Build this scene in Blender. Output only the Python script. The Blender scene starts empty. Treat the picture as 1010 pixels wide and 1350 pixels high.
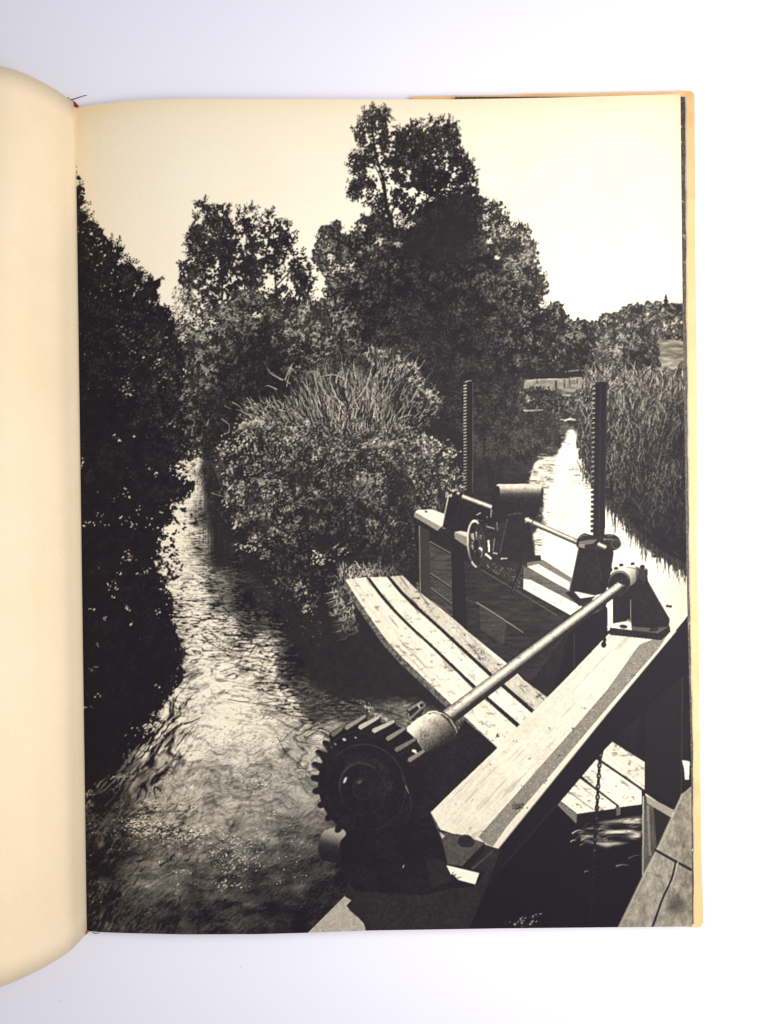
# ---------------------------------------------------------------------------
#  1. THE PRINT: the halftone picture on the right-hand page, drawn with numpy
#     into an ink-tone array (0 black ink .. 1 bare paper) and an id array.
#     Units are tenths of the page grid (one unit is 0.26 mm on the paper).
# ---------------------------------------------------------------------------
import numpy as np, math
rng = np.random.default_rng(11)
CX0, CY0, CX1, CY1, SS = 92, 112, 922, 1240, 2
W, H = (CX1-CX0)*SS, (CY1-CY0)*SS
T = np.ones((H, W), np.float32)
ID = np.zeros((H, W), np.uint8)
NAMES = ['printed_sky']
LABELS = ['bare cream sky of the printed photograph']
def nid(name, label=None):
    NAMES.append(name); LABELS.append(label); return len(NAMES)-1

def px(x): return (np.asarray(x, float)-CX0)*SS
def py(y): return (np.asarray(y, float)-CY0)*SS

def vnoise(w, h, sx, sy, seed):
    r = np.random.default_rng(seed)
    gw, gh = int(w/sx)+3, int(h/sy)+3
    g = r.random((gh, gw)).astype(np.float32)
    xs = np.arange(w, dtype=np.float32)/sx; ys = np.arange(h, dtype=np.float32)/sy
    xi = xs.astype(int); yi = ys.astype(int)
    fx = xs-xi; fy = ys-yi; fx = fx*fx*(3-2*fx); fy = fy*fy*(3-2*fy)
    a = g[:, xi]*(1-fx)+g[:, xi+1]*fx
    return a[yi]*(1-fy)[:, None]+a[yi+1]*fy[:, None]
_nc = {}
def noise(s, seed=0, octv=3, sy=None):
    """fractal value noise on the whole sheet, s = cell size in units"""
    k = (s, seed, octv, sy)
    if k not in _nc:
        n = 0; amp = 1; tot = 0; a, b = s*SS, (sy or s)*SS
        for o in range(octv):
            n = n+amp*vnoise(W, H, max(a, 1.01), max(b, 1.01), seed*17+o); tot += amp
            amp *= .55; a /= 2; b /= 2
        _nc[k] = (n/tot).astype(np.float32)
    return _nc[k]
def _box(a, r, ax):
    a = np.moveaxis(a, ax, 0); n = a.shape[0]
    p = np.concatenate([np.repeat(a[:1], r+1, 0), a, np.repeat(a[-1:], r, 0)], 0)
    c = np.cumsum(p, 0, dtype=np.float64)
    return np.moveaxis(((c[2*r+1:]-c[:-2*r-1])/(2*r+1)).astype(np.float32), 0, ax)
def blur(a, r):
    r = max(1, int(round(r*SS)))
    for _ in range(2): a = _box(_box(a, r, 0), r, 1)
    return a

_wc = {}
def wn(rc, seed):
    """smooth white noise, zero mean, unit deviation; rc = blur radius in half units"""
    if rc not in _wc:
        a = np.random.default_rng(900+rc).standard_normal((H, W)).astype(np.float32)
        q = 2*rc+2; a = np.pad(a, q, mode='wrap')
        for _ in range(2 if rc else 0): a = _box(_box(a, rc, 0), rc, 1)
        a = np.ascontiguousarray(a[q:-q, q:-q])
        _wc[rc] = (a-a.mean())/a.std()
    return np.roll(_wc[rc], (seed*377 % H, seed*613 % W), (0, 1))

def vat(X, Y, seed):
    """smooth value noise at arbitrary places (cell = 1)"""
    g = np.random.default_rng(seed).random((256, 256)).astype(np.float32)
    xi = np.floor(X).astype(int); yi = np.floor(Y).astype(int); fx = X-xi; fy = Y-yi
    fx = fx*fx*(3-2*fx); fy = fy*fy*(3-2*fy); xi &= 255; yi &= 255; x2 = (xi+1) & 255; y2 = (yi+1) & 255
    return (g[yi, xi]*(1-fx)+g[yi, x2]*fx)*(1-fy)+(g[y2, xi]*(1-fx)+g[y2, x2]*fx)*fy
def spl(pts, n=6, closed=True):
    P = np.array(pts, float); N = len(P); out = []
    for i in range(N if closed else N-1):
        if closed: a, b, c, d = P[(i-1) % N], P[i], P[(i+1) % N], P[(i+2) % N]
        else: a, b, c, d = P[max(i-1, 0)], P[i], P[i+1], P[min(i+2, N-1)]
        for k in range(n):
            t = k/n
            out.append(.5*((2*b)+(-a+c)*t+(2*a-5*b+4*c-d)*t*t+(-a+3*b-3*c+d)*t**3))
    if not closed: out.append(P[-1])
    return np.array(out)
def pmask(pts):
    """(row slice, column slice, bool mask) of a polygon"""
    p = np.asarray(pts, float); X = px(p[:, 0]); Y = py(p[:, 1])
    x0, x1 = max(0, int(X.min())-1), min(W, int(X.max())+2)
    y0, y1 = max(0, int(Y.min())-1), min(H, int(Y.max())+2)
    if x1 <= x0 or y1 <= y0: return None
    w, h = x1-x0, y1-y0
    acc = np.zeros((h, w+1), np.int32)
    for i in range(len(X)):
        xa, ya, xb, yb = X[i], Y[i], X[(i+1) % len(X)], Y[(i+1) % len(X)]
        if ya == yb: continue
        if ya > yb: xa, ya, xb, yb = xb, yb, xa, ya
        r0 = max(y0, int(math.ceil(ya-.5))); r1 = min(y1-1, int(math.ceil(yb-.5))-1)
        if r1 < r0: continue
        rr = np.arange(r0, r1+1); xc = xa+(rr+.5-ya)/(yb-ya)*(xb-xa)
        cc = np.clip(np.ceil(xc-.5).astype(int)-x0, 0, w)
        np.add.at(acc, (rr-y0, cc), 1)
    return slice(y0, y1), slice(x0, x1), (np.cumsum(acc, 1)[:, :w] % 2) == 1
def grid(sy, sx):
    xs = np.arange(sx.start, sx.stop)/SS+CX0; ys = np.arange(sy.start, sy.stop)/SS+CY0
    return xs[None, :], ys[:, None]
def fmask(pts):
    m = np.zeros((H, W), np.float32); r = pmask(pts)
    if r: m[r[0], r[1]] = r[2]
    return m
def fill(pts, val, i=None, gr=0., alpha=1., nz=None):
    r = pmask(pts)
    if r is None: return
    sy, sx, m = r
    if callable(val):
        X, Y = grid(sy, sx); v = val(X, Y)+np.zeros(m.shape)
    else: v = np.full(m.shape, val, np.float32)
    if gr: v = v+gr*(rng.random(m.shape)-.5)
    if nz is not None: v = v+nz[sy, sx]
    t = T[sy, sx]; t[m] = (t*(1-alpha)+v*alpha)[m]
    if i is not None: ID[sy, sx][m] = i
def apply(mask, val, i=None, sl=None):
    if np.isscalar(val): T[mask] = val
    else: T[mask] = val[mask]
    if i is not None: ID[mask] = i
def stroke(pts, w0, w1, val, i=None, curve=True, alpha=1.):
    P = spl(pts, 5, False) if (curve and len(pts) > 2) else np.array(pts, float)
    d = np.gradient(P, axis=0) if len(P) > 1 else P
    L = np.hypot(d[:, 0], d[:, 1])+1e-9
    nrm = np.stack([-d[:, 1]/L, d[:, 0]/L], 1)
    w = np.linspace(w0, w1, len(P))[:, None]/2
    fill(np.concatenate([P+nrm*w, (P-nrm*w)[::-1]]), val, i, alpha=alpha)
def ell(c, rx, ry, rot=0, n=48, a0=0, a1=360):
    a = np.radians(np.linspace(a0, a1, n, endpoint=(a1-a0) % 360 != 0)); r = math.radians(rot)
    x, y = rx*np.cos(a), ry*np.sin(a)
    return np.stack([c[0]+x*math.cos(r)-y*math.sin(r), c[1]+x*math.sin(r)+y*math.cos(r)], 1)

SZ = [.5, .8, 1.2, 1.7, 2.4, 3.3, 4.5]
_st = {}
def _stamp(si, ai, wi):
    k = (si, ai, wi)
    if k not in _st:
        L = SZ[si]*SS; asp = (.3, .5, .85)[wi]; a = ai*math.pi/12
        n = int(L+2); yy, xx = np.mgrid[-n:n+1, -n:n+1]
        u = (xx*math.cos(a)+yy*math.sin(a))/L; v = (-xx*math.sin(a)+yy*math.cos(a))/(L*asp)
        m = (np.abs(v) <= np.clip(1-u*u, 0, 1)**.8+.01) & (np.abs(u) <= 1)
        m[n, n] = True
        _st[k] = (yy[m], xx[m])
    return _st[k]
def stamps(xs, ys, size, ang, wi, val, i=None):
    """batch of little leaf marks; later marks cover earlier ones"""
    n = len(xs)
    if n == 0: return
    B = lambda v: np.broadcast_to(np.asarray(v, float), (n,))
    size, ang, val, wi = B(size), B(ang), B(val), B(wi).astype(int)
    si = np.abs(size[:, None]-np.array(SZ)[None]).argmin(1)
    ai = np.round(ang/15).astype(int) % 12
    X = np.round(px(xs)).astype(int); Y = np.round(py(ys)).astype(int)
    for ch in np.array_split(np.arange(n), max(1, min(12, n//400))):
        key = si[ch]*100+ai[ch]*4+wi[ch]
        for k in np.unique(key):
            q = ch[key == k]; dy, dx = _stamp(k//100, (k % 100)//4, k % 4)
            yy = np.clip(Y[q][:, None]+dy, 0, H-1); xx = np.clip(X[q][:, None]+dx, 0, W-1)
            T[yy, xx] = val[q][:, None]
            if i is not None: ID[yy, xx] = i
def scatter(weight, n, box=None):
    """n random points with probability following an array the size of the sheet"""
    if box: x0, y0, x1, y1 = [int(v) for v in (px(box[0]), py(box[1]), px(box[2]), py(box[3]))]
    else: x0, y0, x1, y1 = 0, 0, W, H
    x0, y0 = max(0, x0), max(0, y0); w = weight[y0:y1, x0:x1].astype(np.float64).ravel()
    c = np.cumsum(w)
    if c[-1] <= 0: return np.zeros(0), np.zeros(0)
    k = np.searchsorted(c, rng.random(n)*c[-1]); ww = min(x1, W)-x0
    k = np.minimum(k, len(w)-1)
    return (k % ww+x0+rng.random(n))/SS+CX0, (k//ww+y0+rng.random(n))/SS+CY0
def at(a, xs, ys):
    return a[np.clip(py(ys).astype(int), 0, H-1), np.clip(px(xs).astype(int), 0, W-1)]
def idw(ctrl, p=4., soft=7.):
    """smooth map through control values (x, y, v...)"""
    c = np.array(ctrl, float); st = 8
    gx = np.arange(0, W+st, st)/SS+CX0; gy = np.arange(0, H+st, st)/SS+CY0
    d = np.sqrt((gx[None, :, None]-c[:, 0])**2+(gy[:, None, None]-c[:, 1])**2+soft**2)
    w = d**-p; w /= w.sum(2, keepdims=True)
    out = []
    for j in range(2, c.shape[1]):
        g = (w*c[:, j]).sum(2)
        yi = np.arange(H)/st; xi = np.arange(W)/st
        y0 = yi.astype(int); x0 = xi.astype(int); fy = (yi-y0)[:, None]; fx = (xi-x0)[None]
        a = g[y0][:, x0]*(1-fx)+g[y0][:, x0+1]*fx
        b = g[y0+1][:, x0]*(1-fx)+g[y0+1][:, x0+1]*fx
        out.append((a*(1-fy)+b*fy).astype(np.float32))
    return out if len(out) > 1 else out[0]
def bbox(p, m=8):
    p = np.asarray(p); return (max(CX0, p[:, 0].min()-m), max(CY0, p[:, 1].min()-m), min(CX1, p[:, 0].max()+m), min(CY1, p[:, 1].max()+m))

def crown(poly, i, n, tone, size=(1.2, 2.4), edge=.9, es=9, hole=.0, hs=8, seed=1, r=5, core=.78, wi=1, ang=None, light=None, nl=0, lsize=(.8, 1.7), con=1., fs=1.5):
    """leafy mass: ragged edge, sky gaps, speckle of lit and unlit leaves, leaf marks"""
    bx = bbox(poly, 16)
    ix0, iy0, ix1, iy1 = [int(v) for v in (px(bx[0]), py(bx[1]), px(bx[2]), py(bx[3]))]
    ix0, iy0 = max(ix0, 0), max(iy0, 0); S_ = (slice(iy0, iy1), slice(ix0, ix1))
    m = blur(fmask(spl(poly, 4)), r)
    band = ((m > .01) & (m < .99))
    s1, s2, s3, s4 = wn(1, seed+3), wn(3, seed+19), wn(8, seed+9), wn(18, seed+29)
    f = m+band*(.13*s3+.13*s2+.12*s1)*edge*1.2+(m >= .99)*.4
    if hole:
        f = f-np.clip((.55*s3+.5*s2+.42*s1+.35*s4-(1.5-1.6*hole))*2.6, 0, 1.6)
    cl = .5+.22*s3; cm = .5+.2*s2; sp = .5+.2*s1
    s0 = wn(0, seed+5)*.35+s1*.8
    g = np.clip(.16+.40*s0+.17*s2+.15*s3+.13*s4, 0, 1.25)**1.35
    lt = light if light is not None else tone
    v = tone*(.85+.12*s0+.1*s3)+np.clip(lt-tone*.5, 0, 1)*g*con*1.15
    body = f > .5
    T[body] = np.clip(v, .05, .95)[body]; ID[body] = i
    wgt = ((f > .34) & (f < .9)).astype(np.float32)*np.clip(.3+.8*s2, .05, 1)
    k = n//2
    x, y = scatter(wgt, k, bx)
    tv = at(tone, x, y) if not np.isscalar(tone) else tone
    an = rng.uniform(0, 180, k) if ang is None else rng.normal(ang[0], ang[1], k)
    stamps(x, y, rng.uniform(size[0]*.6, size[1]*.85, k), an, rng.integers(0, 3, k) if wi is None else wi, np.clip(tv*rng.uniform(.6, 1.3, k), .05, 1), i)
    if nl:
        nl = nl//2
        lw = (lt**1.3)*(f > .5)*np.clip((cl-.42)*5, .04, 1)*np.clip((cm-.4)*4, .1, 1)
        x, y = scatter(lw, nl, bx)
        lv = at(lt, x, y)
        stamps(x, y, rng.uniform(lsize[0]*.85, lsize[1]*.75, nl), rng.uniform(0, 180, nl) if ang is None else rng.normal(ang[0], ang[1], nl),
               rng.integers(0, 3, nl), np.clip(lv*rng.uniform(.5, 1.35, nl), .1, .95), i)
        dw = (f > .5)*np.clip((.56-cm)*5, 0, 1)
        x, y = scatter(dw, nl, bx)
        stamps(x, y, rng.uniform(lsize[0], lsize[1]*1.2, nl), rng.uniform(0, 180, nl), 1, np.clip(at(tone, x, y)*rng.uniform(.5, .85, nl), .05, .4) if not np.isscalar(tone) else tone*.7, i)
    return f

def sprigs(poly, n, i, val, L=(5, 12), s=(1.3, 2.5), up=.4, clump=True):
    """leafy twigs standing out of an outline"""
    Q = spl(poly, 5); C = Q.mean(0); d = np.roll(Q, -1, 0)-Q
    area2 = np.sum(Q[:, 0]*np.roll(Q[:, 1], -1)-np.roll(Q[:, 0], -1)*Q[:, 1])
    nr = np.stack([d[:, 1], -d[:, 0]], 1)*(1 if area2 > 0 else -1); nr /= np.hypot(nr[:, 0], nr[:, 1])[:, None]+1e-9
    k = rng.integers(0, len(Q), n)
    for j in k:
        o = Q[j]-nr[j]*rng.uniform(-1, 4); a = math.atan2(nr[j][1], nr[j][0])+rng.normal(0, .6)
        dx, dy = math.cos(a), math.sin(a)-up; h = math.hypot(dx, dy)+1e-9; dx, dy = dx/h, dy/h
        ln = rng.uniform(*L); m = int(ln/1.7)+2; t = np.linspace(0, 1, m)
        bx, by = o[0]+dx*ln*t+rng.normal(0, .5, m), o[1]+dy*ln*t+rng.normal(0, .5, m)
        if rng.random() < .5: stroke([o, (bx[-1], by[-1])], .8, .4, val, i, curve=False)
        sd = np.where(np.arange(m) % 2, 1, -1)*rng.uniform(.6, 2.2, m)
        stamps(bx-dy*sd, by+dx*sd, rng.uniform(s[0], s[1], m)*(1-.35*t), np.degrees(math.atan2(dy, dx))+sd*22, 1, np.clip(val+rng.normal(0, .03, m), .04, 1), i)

def lic(theta, n, seed, rad=1.0):
    """streaks of noise drawn out along a direction field"""
    base = blur(np.random.default_rng(seed).standard_normal((H, W)).astype(np.float32), rad) if rad >= .5 else np.random.default_rng(seed).standard_normal((H, W)).astype(np.float32)
    y0, y1, x0, x1 = int(py(560)), H, 0, int(px(640))
    th = theta[y0:y1, x0:x1]
    yy, xx = np.mgrid[y0:y1, x0:x1].astype(np.float32)
    acc = base[y0:y1, x0:x1].copy(); tw = np.float32(1)
    for sgn in (1, -1):
        X, Y = xx.copy(), yy.copy(); t = th
        for k in range(n):
            X += sgn*np.cos(t)*1.6; Y += sgn*np.sin(t)*1.6
            Xi = np.clip(X.astype(int), 0, W-1); Yi = np.clip(Y.astype(int), 0, H-1)
            w = 1-k/n; acc += w*base[Yi, Xi]; tw += w
            tt = theta[Yi, Xi]; t = np.where(np.cos(tt-t) < 0, tt+np.pi, tt)
    out = np.zeros((H, W), np.float32); acc -= acc.mean(); acc /= acc.std()
    out[y0:y1, x0:x1] = acc
    return out
# ---- far hillside -----------------------------------------------------------
I_HILL = nid('printed_hillside', 'pale wooded hillside in the right distance of the print')
hill = [(690, 520), (690, 430), (722, 405), (740, 402), (752, 424), (770, 421), (784, 432), (800, 416), (815, 412), (830, 403), (845, 406), (858, 400), (872, 401), (886, 399), (896, 400), (925, 398), (925, 520)]
hz = noise(7, 5, 3)
fill(hill, .42, I_HILL, gr=.1, nz=(hz-.5)*.45)
for (cx, cy, rx, ry, t) in [(843, 410, 12, 9, .25), (858, 406, 9, 7, .24), (868, 406, 8, 9, .2), (830, 411, 10, 9, .27), (893, 408, 12, 8, .2), (815, 420, 12, 9, .27), (800, 424, 12, 10, .22),
                            (884, 430, 18, 15, .26), (860, 420, 14, 12, .3), (896, 440, 10, 8, .36), (838, 428, 14, 13, .32), (903, 425, 8, 14, .24), (880, 446, 5, 7, .2), (897, 446, 6, 6, .2),
                            (787, 435, 12, 12, .26)]:
    crown(ell((cx, cy), rx, ry, 0, 14), I_HILL, 500, np.full((H, W), t, np.float32), size=(.8, 1.7), edge=.6, es=5, seed=int(cx), r=2, core=.6, light=np.full((H, W), t+.3, np.float32), nl=160, lsize=(.5, 1.2))
fill([(874, 404), (876, 398), (874, 398), (877, 393), (876, 393), (878, 387), (880, 393), (879, 393), (882, 398), (880, 398), (884, 405)], .15, I_HILL)
fill([(853, 455), (872, 447), (925, 452), (925, 488), (860, 492)], .5, I_HILL, gr=.12, nz=(noise(14, 8, 3, 4)-.5)*.6)
for k in range(5):
    y = 458+k*6.5; stroke([(858, y+rng.uniform(-2, 2)), (880, y-2), (912, y+rng.uniform(-3, 1))], 1.6, .8, .40, I_HILL, alpha=.5)
I_FT = nid('printed_tree', 'dark round trees of the far bank in the print')
tonel = idw([(760, 440, .2), (748, 470, .16), (770, 480, .13), (740, 430, .2), (815, 440, .3), (840, 450, .26), (830, 480, .17), (800, 470, .34), (850, 470, .2), (855, 488, .12), (700, 480, .14), (720, 440, .15)])
lightl = idw([(752, 425, .55), (765, 440, .45), (775, 470, .3), (748, 485, .25), (812, 425, .65), (800, 455, .6), (835, 440, .48), (845, 470, .3), (790, 485, .5), (710, 440, .45), (725, 470, .4), (700, 495, .3), (850, 490, .15)])
for poly, n, sd in [([(695, 505), (692, 440), (715, 410), (735, 402), (748, 416), (752, 440), (752, 500)], 2600, 71),
                    ([(738, 497), (738, 440), (756, 424), (772, 421), (788, 436), (798, 455), (800, 480), (790, 497)], 2200, 72),
                    ([(784, 492), (786, 470), (800, 450), (806, 425), (822, 413), (842, 415), (856, 430), (862, 450), (868, 470), (862, 492), (830, 494)], 2800, 73)]:
    crown(poly, I_FT, n, tonel, size=(1, 2), edge=.8, es=7, seed=sd, r=3, core=.6, light=lightl, nl=n, lsize=(.5, 1.3))
# ---- the big poplar-like tree ----------------------------------------------
I_BIG = nid('printed_tree', 'tallest tree in the print with dark crown open to the sky at its top')
tone = idw([(490, 160, .24), (500, 200, .2), (590, 180, .22), (600, 230, .15), (540, 230, .17), (575, 260, .12), (560, 320, .13), (620, 300, .13), (650, 300, .26), (690, 320, .3), (700, 360, .26), (680, 400, .17),
            (600, 380, .15), (520, 370, .14), (480, 330, .17), (440, 330, .22), (430, 400, .18), (470, 410, .13), (650, 430, .16), (560, 450, .165), (640, 500, .165), (560, 520, .165), (640, 600, .165), (700, 440, .14), (700, 490, .15)])
tone = tone*.92
lit = .92*idw([(490, 155, .5), (480, 230, .5), (500, 210, .4), (590, 170, .48), (610, 220, .42), (540, 200, .45), (570, 260, .22), (600, 300, .1), (560, 330, .14), (650, 290, .7), (665, 320, .62), (690, 310, .72), (705, 345, .66), (700, 385, .5), (640, 350, .3),
           (660, 410, .28), (600, 380, .22), (560, 360, .25), (500, 340, .4), (470, 320, .48), (430, 320, .55), (435, 380, .5), (440, 430, .6), (480, 380, .4), (500, 420, .18), (560, 430, .16), (630, 450, .17), (690, 440, .4), (700, 470, .3), (600, 520, .14), (640, 560, .14)])
upper = [(500, 300), (498, 282), (482, 268), (470, 258), (457, 256), (462, 238), (470, 236), (460, 214), (470, 202), (482, 196), (466, 178), (464, 168), (476, 162), (482, 147), (500, 142), (512, 150), (520, 168), (530, 172), (540, 159), (552, 160), (562, 170), (568, 158),
         (580, 155), (596, 159), (606, 178), (612, 200), (622, 218), (630, 240), (634, 262), (640, 290), (600, 320), (540, 320)]
crown(upper, I_BIG, 5200, tone, size=(1, 2.2), edge=1.2, es=8, hole=.74, hs=9, seed=21, r=3, core=.95, wi=None, light=lit, nl=2600, lsize=(.5, 1.4))
sprigs(upper, 90, I_BIG, .17, (5, 11), (1., 2.))
for pts, a, b in [([(490, 160), (495, 200), (506, 240), (510, 272), (517, 298), (524, 335)], 1.4, 6), ([(508, 262), (500, 230), (484, 205)], 2, .8), ([(514, 285), (500, 262), (482, 252)], 2, .8), ([(520, 315), (536, 280), (556, 244), (566, 200)], 2.6, .8),
                  ([(540, 290), (565, 262), (582, 248)], 2, .8), ([(545, 300), (575, 268), (596, 225), (600, 180)], 3, .8), ([(512, 290), (528, 250), (520, 200)], 2, .7), ([(524, 330), (512, 316), (504, 322)], 2, .8), ([(560, 290), (563, 250)], 2, 1)]:
    stroke(pts, a, b, .12, I_BIG)
body = [(416, 345), (414, 328), (424, 308), (438, 296), (448, 300), (456, 314), (466, 302), (478, 288), (500, 284), (512, 300), (530, 302), (545, 292), (556, 268), (590, 262), (634, 262), (640, 285), (646, 270), (660, 272), (668, 292), (680, 300), (690, 298), (700, 312),
        (705, 332), (703, 345), (713, 362), (718, 385), (712, 405), (722, 440), (715, 500), (700, 560), (705, 640), (600, 660), (560, 560), (470, 480), (430, 470), (412, 440), (424, 415), (428, 392), (432, 370), (422, 354)]
crown(body, I_BIG, 9000, tone, size=(1, 2.2), edge=.95, es=8, hole=.0, seed=22, r=3, core=.72, wi=None, light=lit, nl=11000, lsize=(.5, 1.25))
sprigs(body[:36], 120, I_BIG, .2, (3, 9), (1, 2))
for (cx, cy, r) in [(436, 338, 5), (446, 354, 6), (462, 350, 5), (428, 362, 7), (540, 296, 4), (528, 290, 6), (500, 318, 4), (525, 322, 3), (478, 300, 4), (640, 300, 4), (645, 318, 3), (640, 285, 3), (655, 340, 2)]:
    x = cx+rng.normal(0, r*.7, 26); y = cy+rng.normal(0, r*.6, 26)
    stamps(x, y, rng.uniform(.8, 1.9, 26), rng.uniform(0, 180, 26), 1, rng.uniform(.85, 1, 26), I_BIG)
# the blank dark depth in its middle
dk = blur(fmask(spl([(548, 300), (575, 268), (628, 268), (636, 320), (618, 345), (560, 345), (520, 330)], 5)), 7)
T[:] = T*(1-.7*dk)+.14*.7*dk
# ---- alders on the left bank -------------------------------------------------
I_ALD = nid('printed_tree', 'airy alder trees left of the tallest tree in the print')
tone = idw([(270, 300, .2), (290, 350, .14), (330, 320, .17), (370, 300, .16), (380, 350, .14), (300, 400, .13), (360, 390, .17), (250, 380, .2)])
lit = idw([(262, 285, .5), (250, 320, .55), (245, 360, .6), (330, 290, .5), (300, 340, .3), (370, 300, .35), (395, 345, .5), (320, 380, .35), (270, 400, .5)])
ald = [(236, 352), (246, 343), (252, 335), (246, 312), (252, 292), (263, 285), (262, 268), (272, 267), (280, 280), (289, 266), (298, 269), (300, 283), (307, 294), (314, 277), (322, 280), (331, 273), (336, 290), (344, 302), (353, 290), (357, 282), (368, 291), (380, 293),
       (386, 312), (390, 328), (402, 335), (408, 352), (413, 368), (408, 388), (412, 410), (380, 425), (340, 425), (300, 425), (262, 425), (244, 402), (250, 386), (238, 372)]
crown(ald, I_ALD, 4600, tone, size=(1.3, 2.7), edge=1.1, es=8, hole=.78, hs=8, seed=31, r=3, core=.9, wi=None, light=lit, nl=1300, lsize=(.6, 1.5))
sprigs(ald, 90, I_ALD, .14, (4, 11), (1.2, 2.4))
for pts, a, b in [([(293, 410), (292, 360), (285, 310), (270, 280)], 2.6, .8), ([(320, 405), (325, 350), (325, 300)], 2.4, .8), ([(365, 400), (362, 350), (360, 300)], 2.6, .8), ([(292, 370), (310, 340), (318, 320)], 1.6, .6), ([(362, 380), (385, 355), (395, 345)], 1.8, .6), ([(293, 395), (270, 370), (255, 360)], 1.8, .6)]:
    stroke(pts, a, b, .12, I_ALD)
# pale sprays at the far left of them
x, y = scatter(fmask([(226, 380), (250, 372), (262, 400), (268, 430), (238, 440), (228, 420)]), 330)
stamps(x, y, rng.uniform(1, 2.2, 330), rng.normal(110, 25, 330), 0, rng.choice([.25, .45, .65, .8], 330), I_ALD)
# ---- bushes on the left bank, below the alders ---------------------------------
I_BANK = nid('printed_shrub', 'speckled shrubs of the far bank under the alders in the print')
tone = idw([(250, 430, .28), (300, 410, .25), (280, 450, .2), (350, 420, .2), (340, 470, .13), (350, 520, .12), (300, 500, .13), (250, 500, .22), (240, 550, .2), (410, 420, .24), (420, 470, .17), (440, 470, .18), (400, 490, .15), (270, 560, .13), (225, 470, .2)])
lit = .88*idw([(240, 420, .8), (262, 430, .75), (300, 405, .62), (330, 400, .58), (300, 430, .55), (350, 420, .5), (280, 460, .55), (320, 470, .28), (350, 480, .2), (350, 520, .12), (300, 520, .18), (262, 480, .6), (250, 500, .6), (245, 540, .55), (250, 575, .6), (275, 560, .2),
           (405, 410, .65), (420, 440, .6), (430, 480, .55), (395, 470, .45), (450, 470, .45), (230, 470, .6), (222, 440, .5)])
bank = [(222, 440), (232, 424), (250, 428), (262, 412), (285, 405), (300, 398), (318, 385), (340, 388), (360, 402), (385, 410), (400, 400), (415, 395), (430, 410), (440, 440), (462, 455), (470, 480), (430, 500), (400, 520), (360, 540), (320, 560), (295, 590), (262, 610), (240, 600), (232, 560), (228, 500), (222, 470)]
crown(bank, I_BANK, 8000, tone, size=(1, 2), edge=.95, es=8, seed=41, r=4, core=.6, wi=None, light=lit, nl=13000, lsize=(.5, 1.3))
for (cx, cy, r) in [(238, 446, 5), (262, 428, 6), (250, 412, 5), (280, 425, 4), (222, 452, 4), (232, 470, 3), (340, 415, 3)]:
    x = cx+rng.normal(0, r*.8, 30); y = cy+rng.normal(0, r*.6, 30)
    stamps(x, y, rng.uniform(.8, 1.8, 30), rng.uniform(0, 180, 30), 1, rng.uniform(.8, 1, 30), I_BANK)
fill([(213, 492), (222, 486), (232, 492), (240, 484), (246, 488), (243, 497), (232, 496), (222, 505), (212, 502)], .85, I_BANK, gr=.2)
fill([(225, 470), (248, 468), (248, 482), (226, 486)], .45, I_BANK, alpha=.6, nz=(noise(2, 3, 2, 12)-.5)*.6)
# ---- right-hand river -----------------------------------------------------------
I_RIV = nid('printed_river', 'bright river and dark reflections behind the sluice in the print')
dark = [(575, 560), (598, 500), (640, 500), (690, 505), (720, 520), (790, 520), (800, 560), (925, 600), (925, 840), (700, 800), (560, 690)]
vs = noise(3, 61, 3, 16)
tone = idw([(600, 540, .15), (650, 540, .17), (690, 560, .2), (720, 560, .22), (740, 550, .26), (640, 580, .18), (640, 640, .14), (690, 600, .16), (720, 590, .2), (600, 640, .13)])
m = np.clip(blur(fmask(dark), 14)*1.5-.25+(noise(12, 60, 3)-.5)*.5, 0, 1)*(blur(fmask(dark), 14) > .02)
lowk = np.clip((np.arange(H)[:, None]/SS+CY0-590)/40, 0, 1)
rv = tone*.95+(1-lowk)*np.clip(.05*wn(1, 51)+.03*wn(8, 52)+.02*wn(3, 53), -.06, .2)+lowk*((vs-.5)*.08+(noise(14, 54, 3, 2.2)-.5)*.09)
T[:] = T*(1-m)+rv*m; ID[m > .5] = I_RIV
x, y = scatter(fmask([(620, 572), (700, 575), (690, 600), (625, 602)])*np.clip((noise(6, 62, 2)-.4)*3, 0, 1), 420)
stamps(x, y, rng.uniform(1, 2.6, 420), rng.normal(90, 12, 420), 0, rng.uniform(.17, .30, 420), I_RIV)
# field with fence
fd = [(692, 500), (730, 496), (790, 498), (790, 520), (778, 532), (760, 520), (735, 512), (712, 520), (690, 512)]
fill(fd, .5, I_HILL, gr=.16, nz=(noise(8, 63, 3, 3)-.5)*.35)
fill([(692, 492), (745, 489), (785, 494), (740, 499), (692, 500)], .14, I_HILL, gr=.06)
stroke([(694, 503), (715, 500), (760, 500)], 1.4, 1, .72, I_HILL)
stroke([(745, 490), (766, 488), (782, 491)], 1.6, 1, .5, I_HILL)
for (x, y0, y1, w) in [(733, 502, 513, 2), (744, 500, 512, 1.2), (751, 499, 510, 1), (761, 499, 506, 1), (765, 470, 497, 2.6), (748, 480, 499, 2), (708, 500, 505, 1)]:
    stroke([(x, y0), (x+.3, y1)], w, w, .13, I_HILL)
tone = idw([(700, 520, .22), (725, 520, .16), (740, 530, .18), (760, 530, .3), (775, 550, .28), (750, 560, .22), (700, 545, .2)])
lit = idw([(690, 515, .6), (712, 510, .6), (725, 525, .25), (745, 530, .4), (765, 525, .6), (770, 550, .55), (755, 570, .4), (700, 550, .3), (715, 560, .5)])
crown([(686, 520), (700, 511), (722, 512), (745, 522), (765, 512), (790, 505), (795, 560), (770, 590), (752, 565), (735, 545), (705, 542), (688, 535)], I_RIV, 1800, tone, size=(1, 2), edge=.7, es=6, seed=64, r=3, core=.6, light=lit, nl=1900, lsize=(.5, 1.3), ang=(80, 35))
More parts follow.
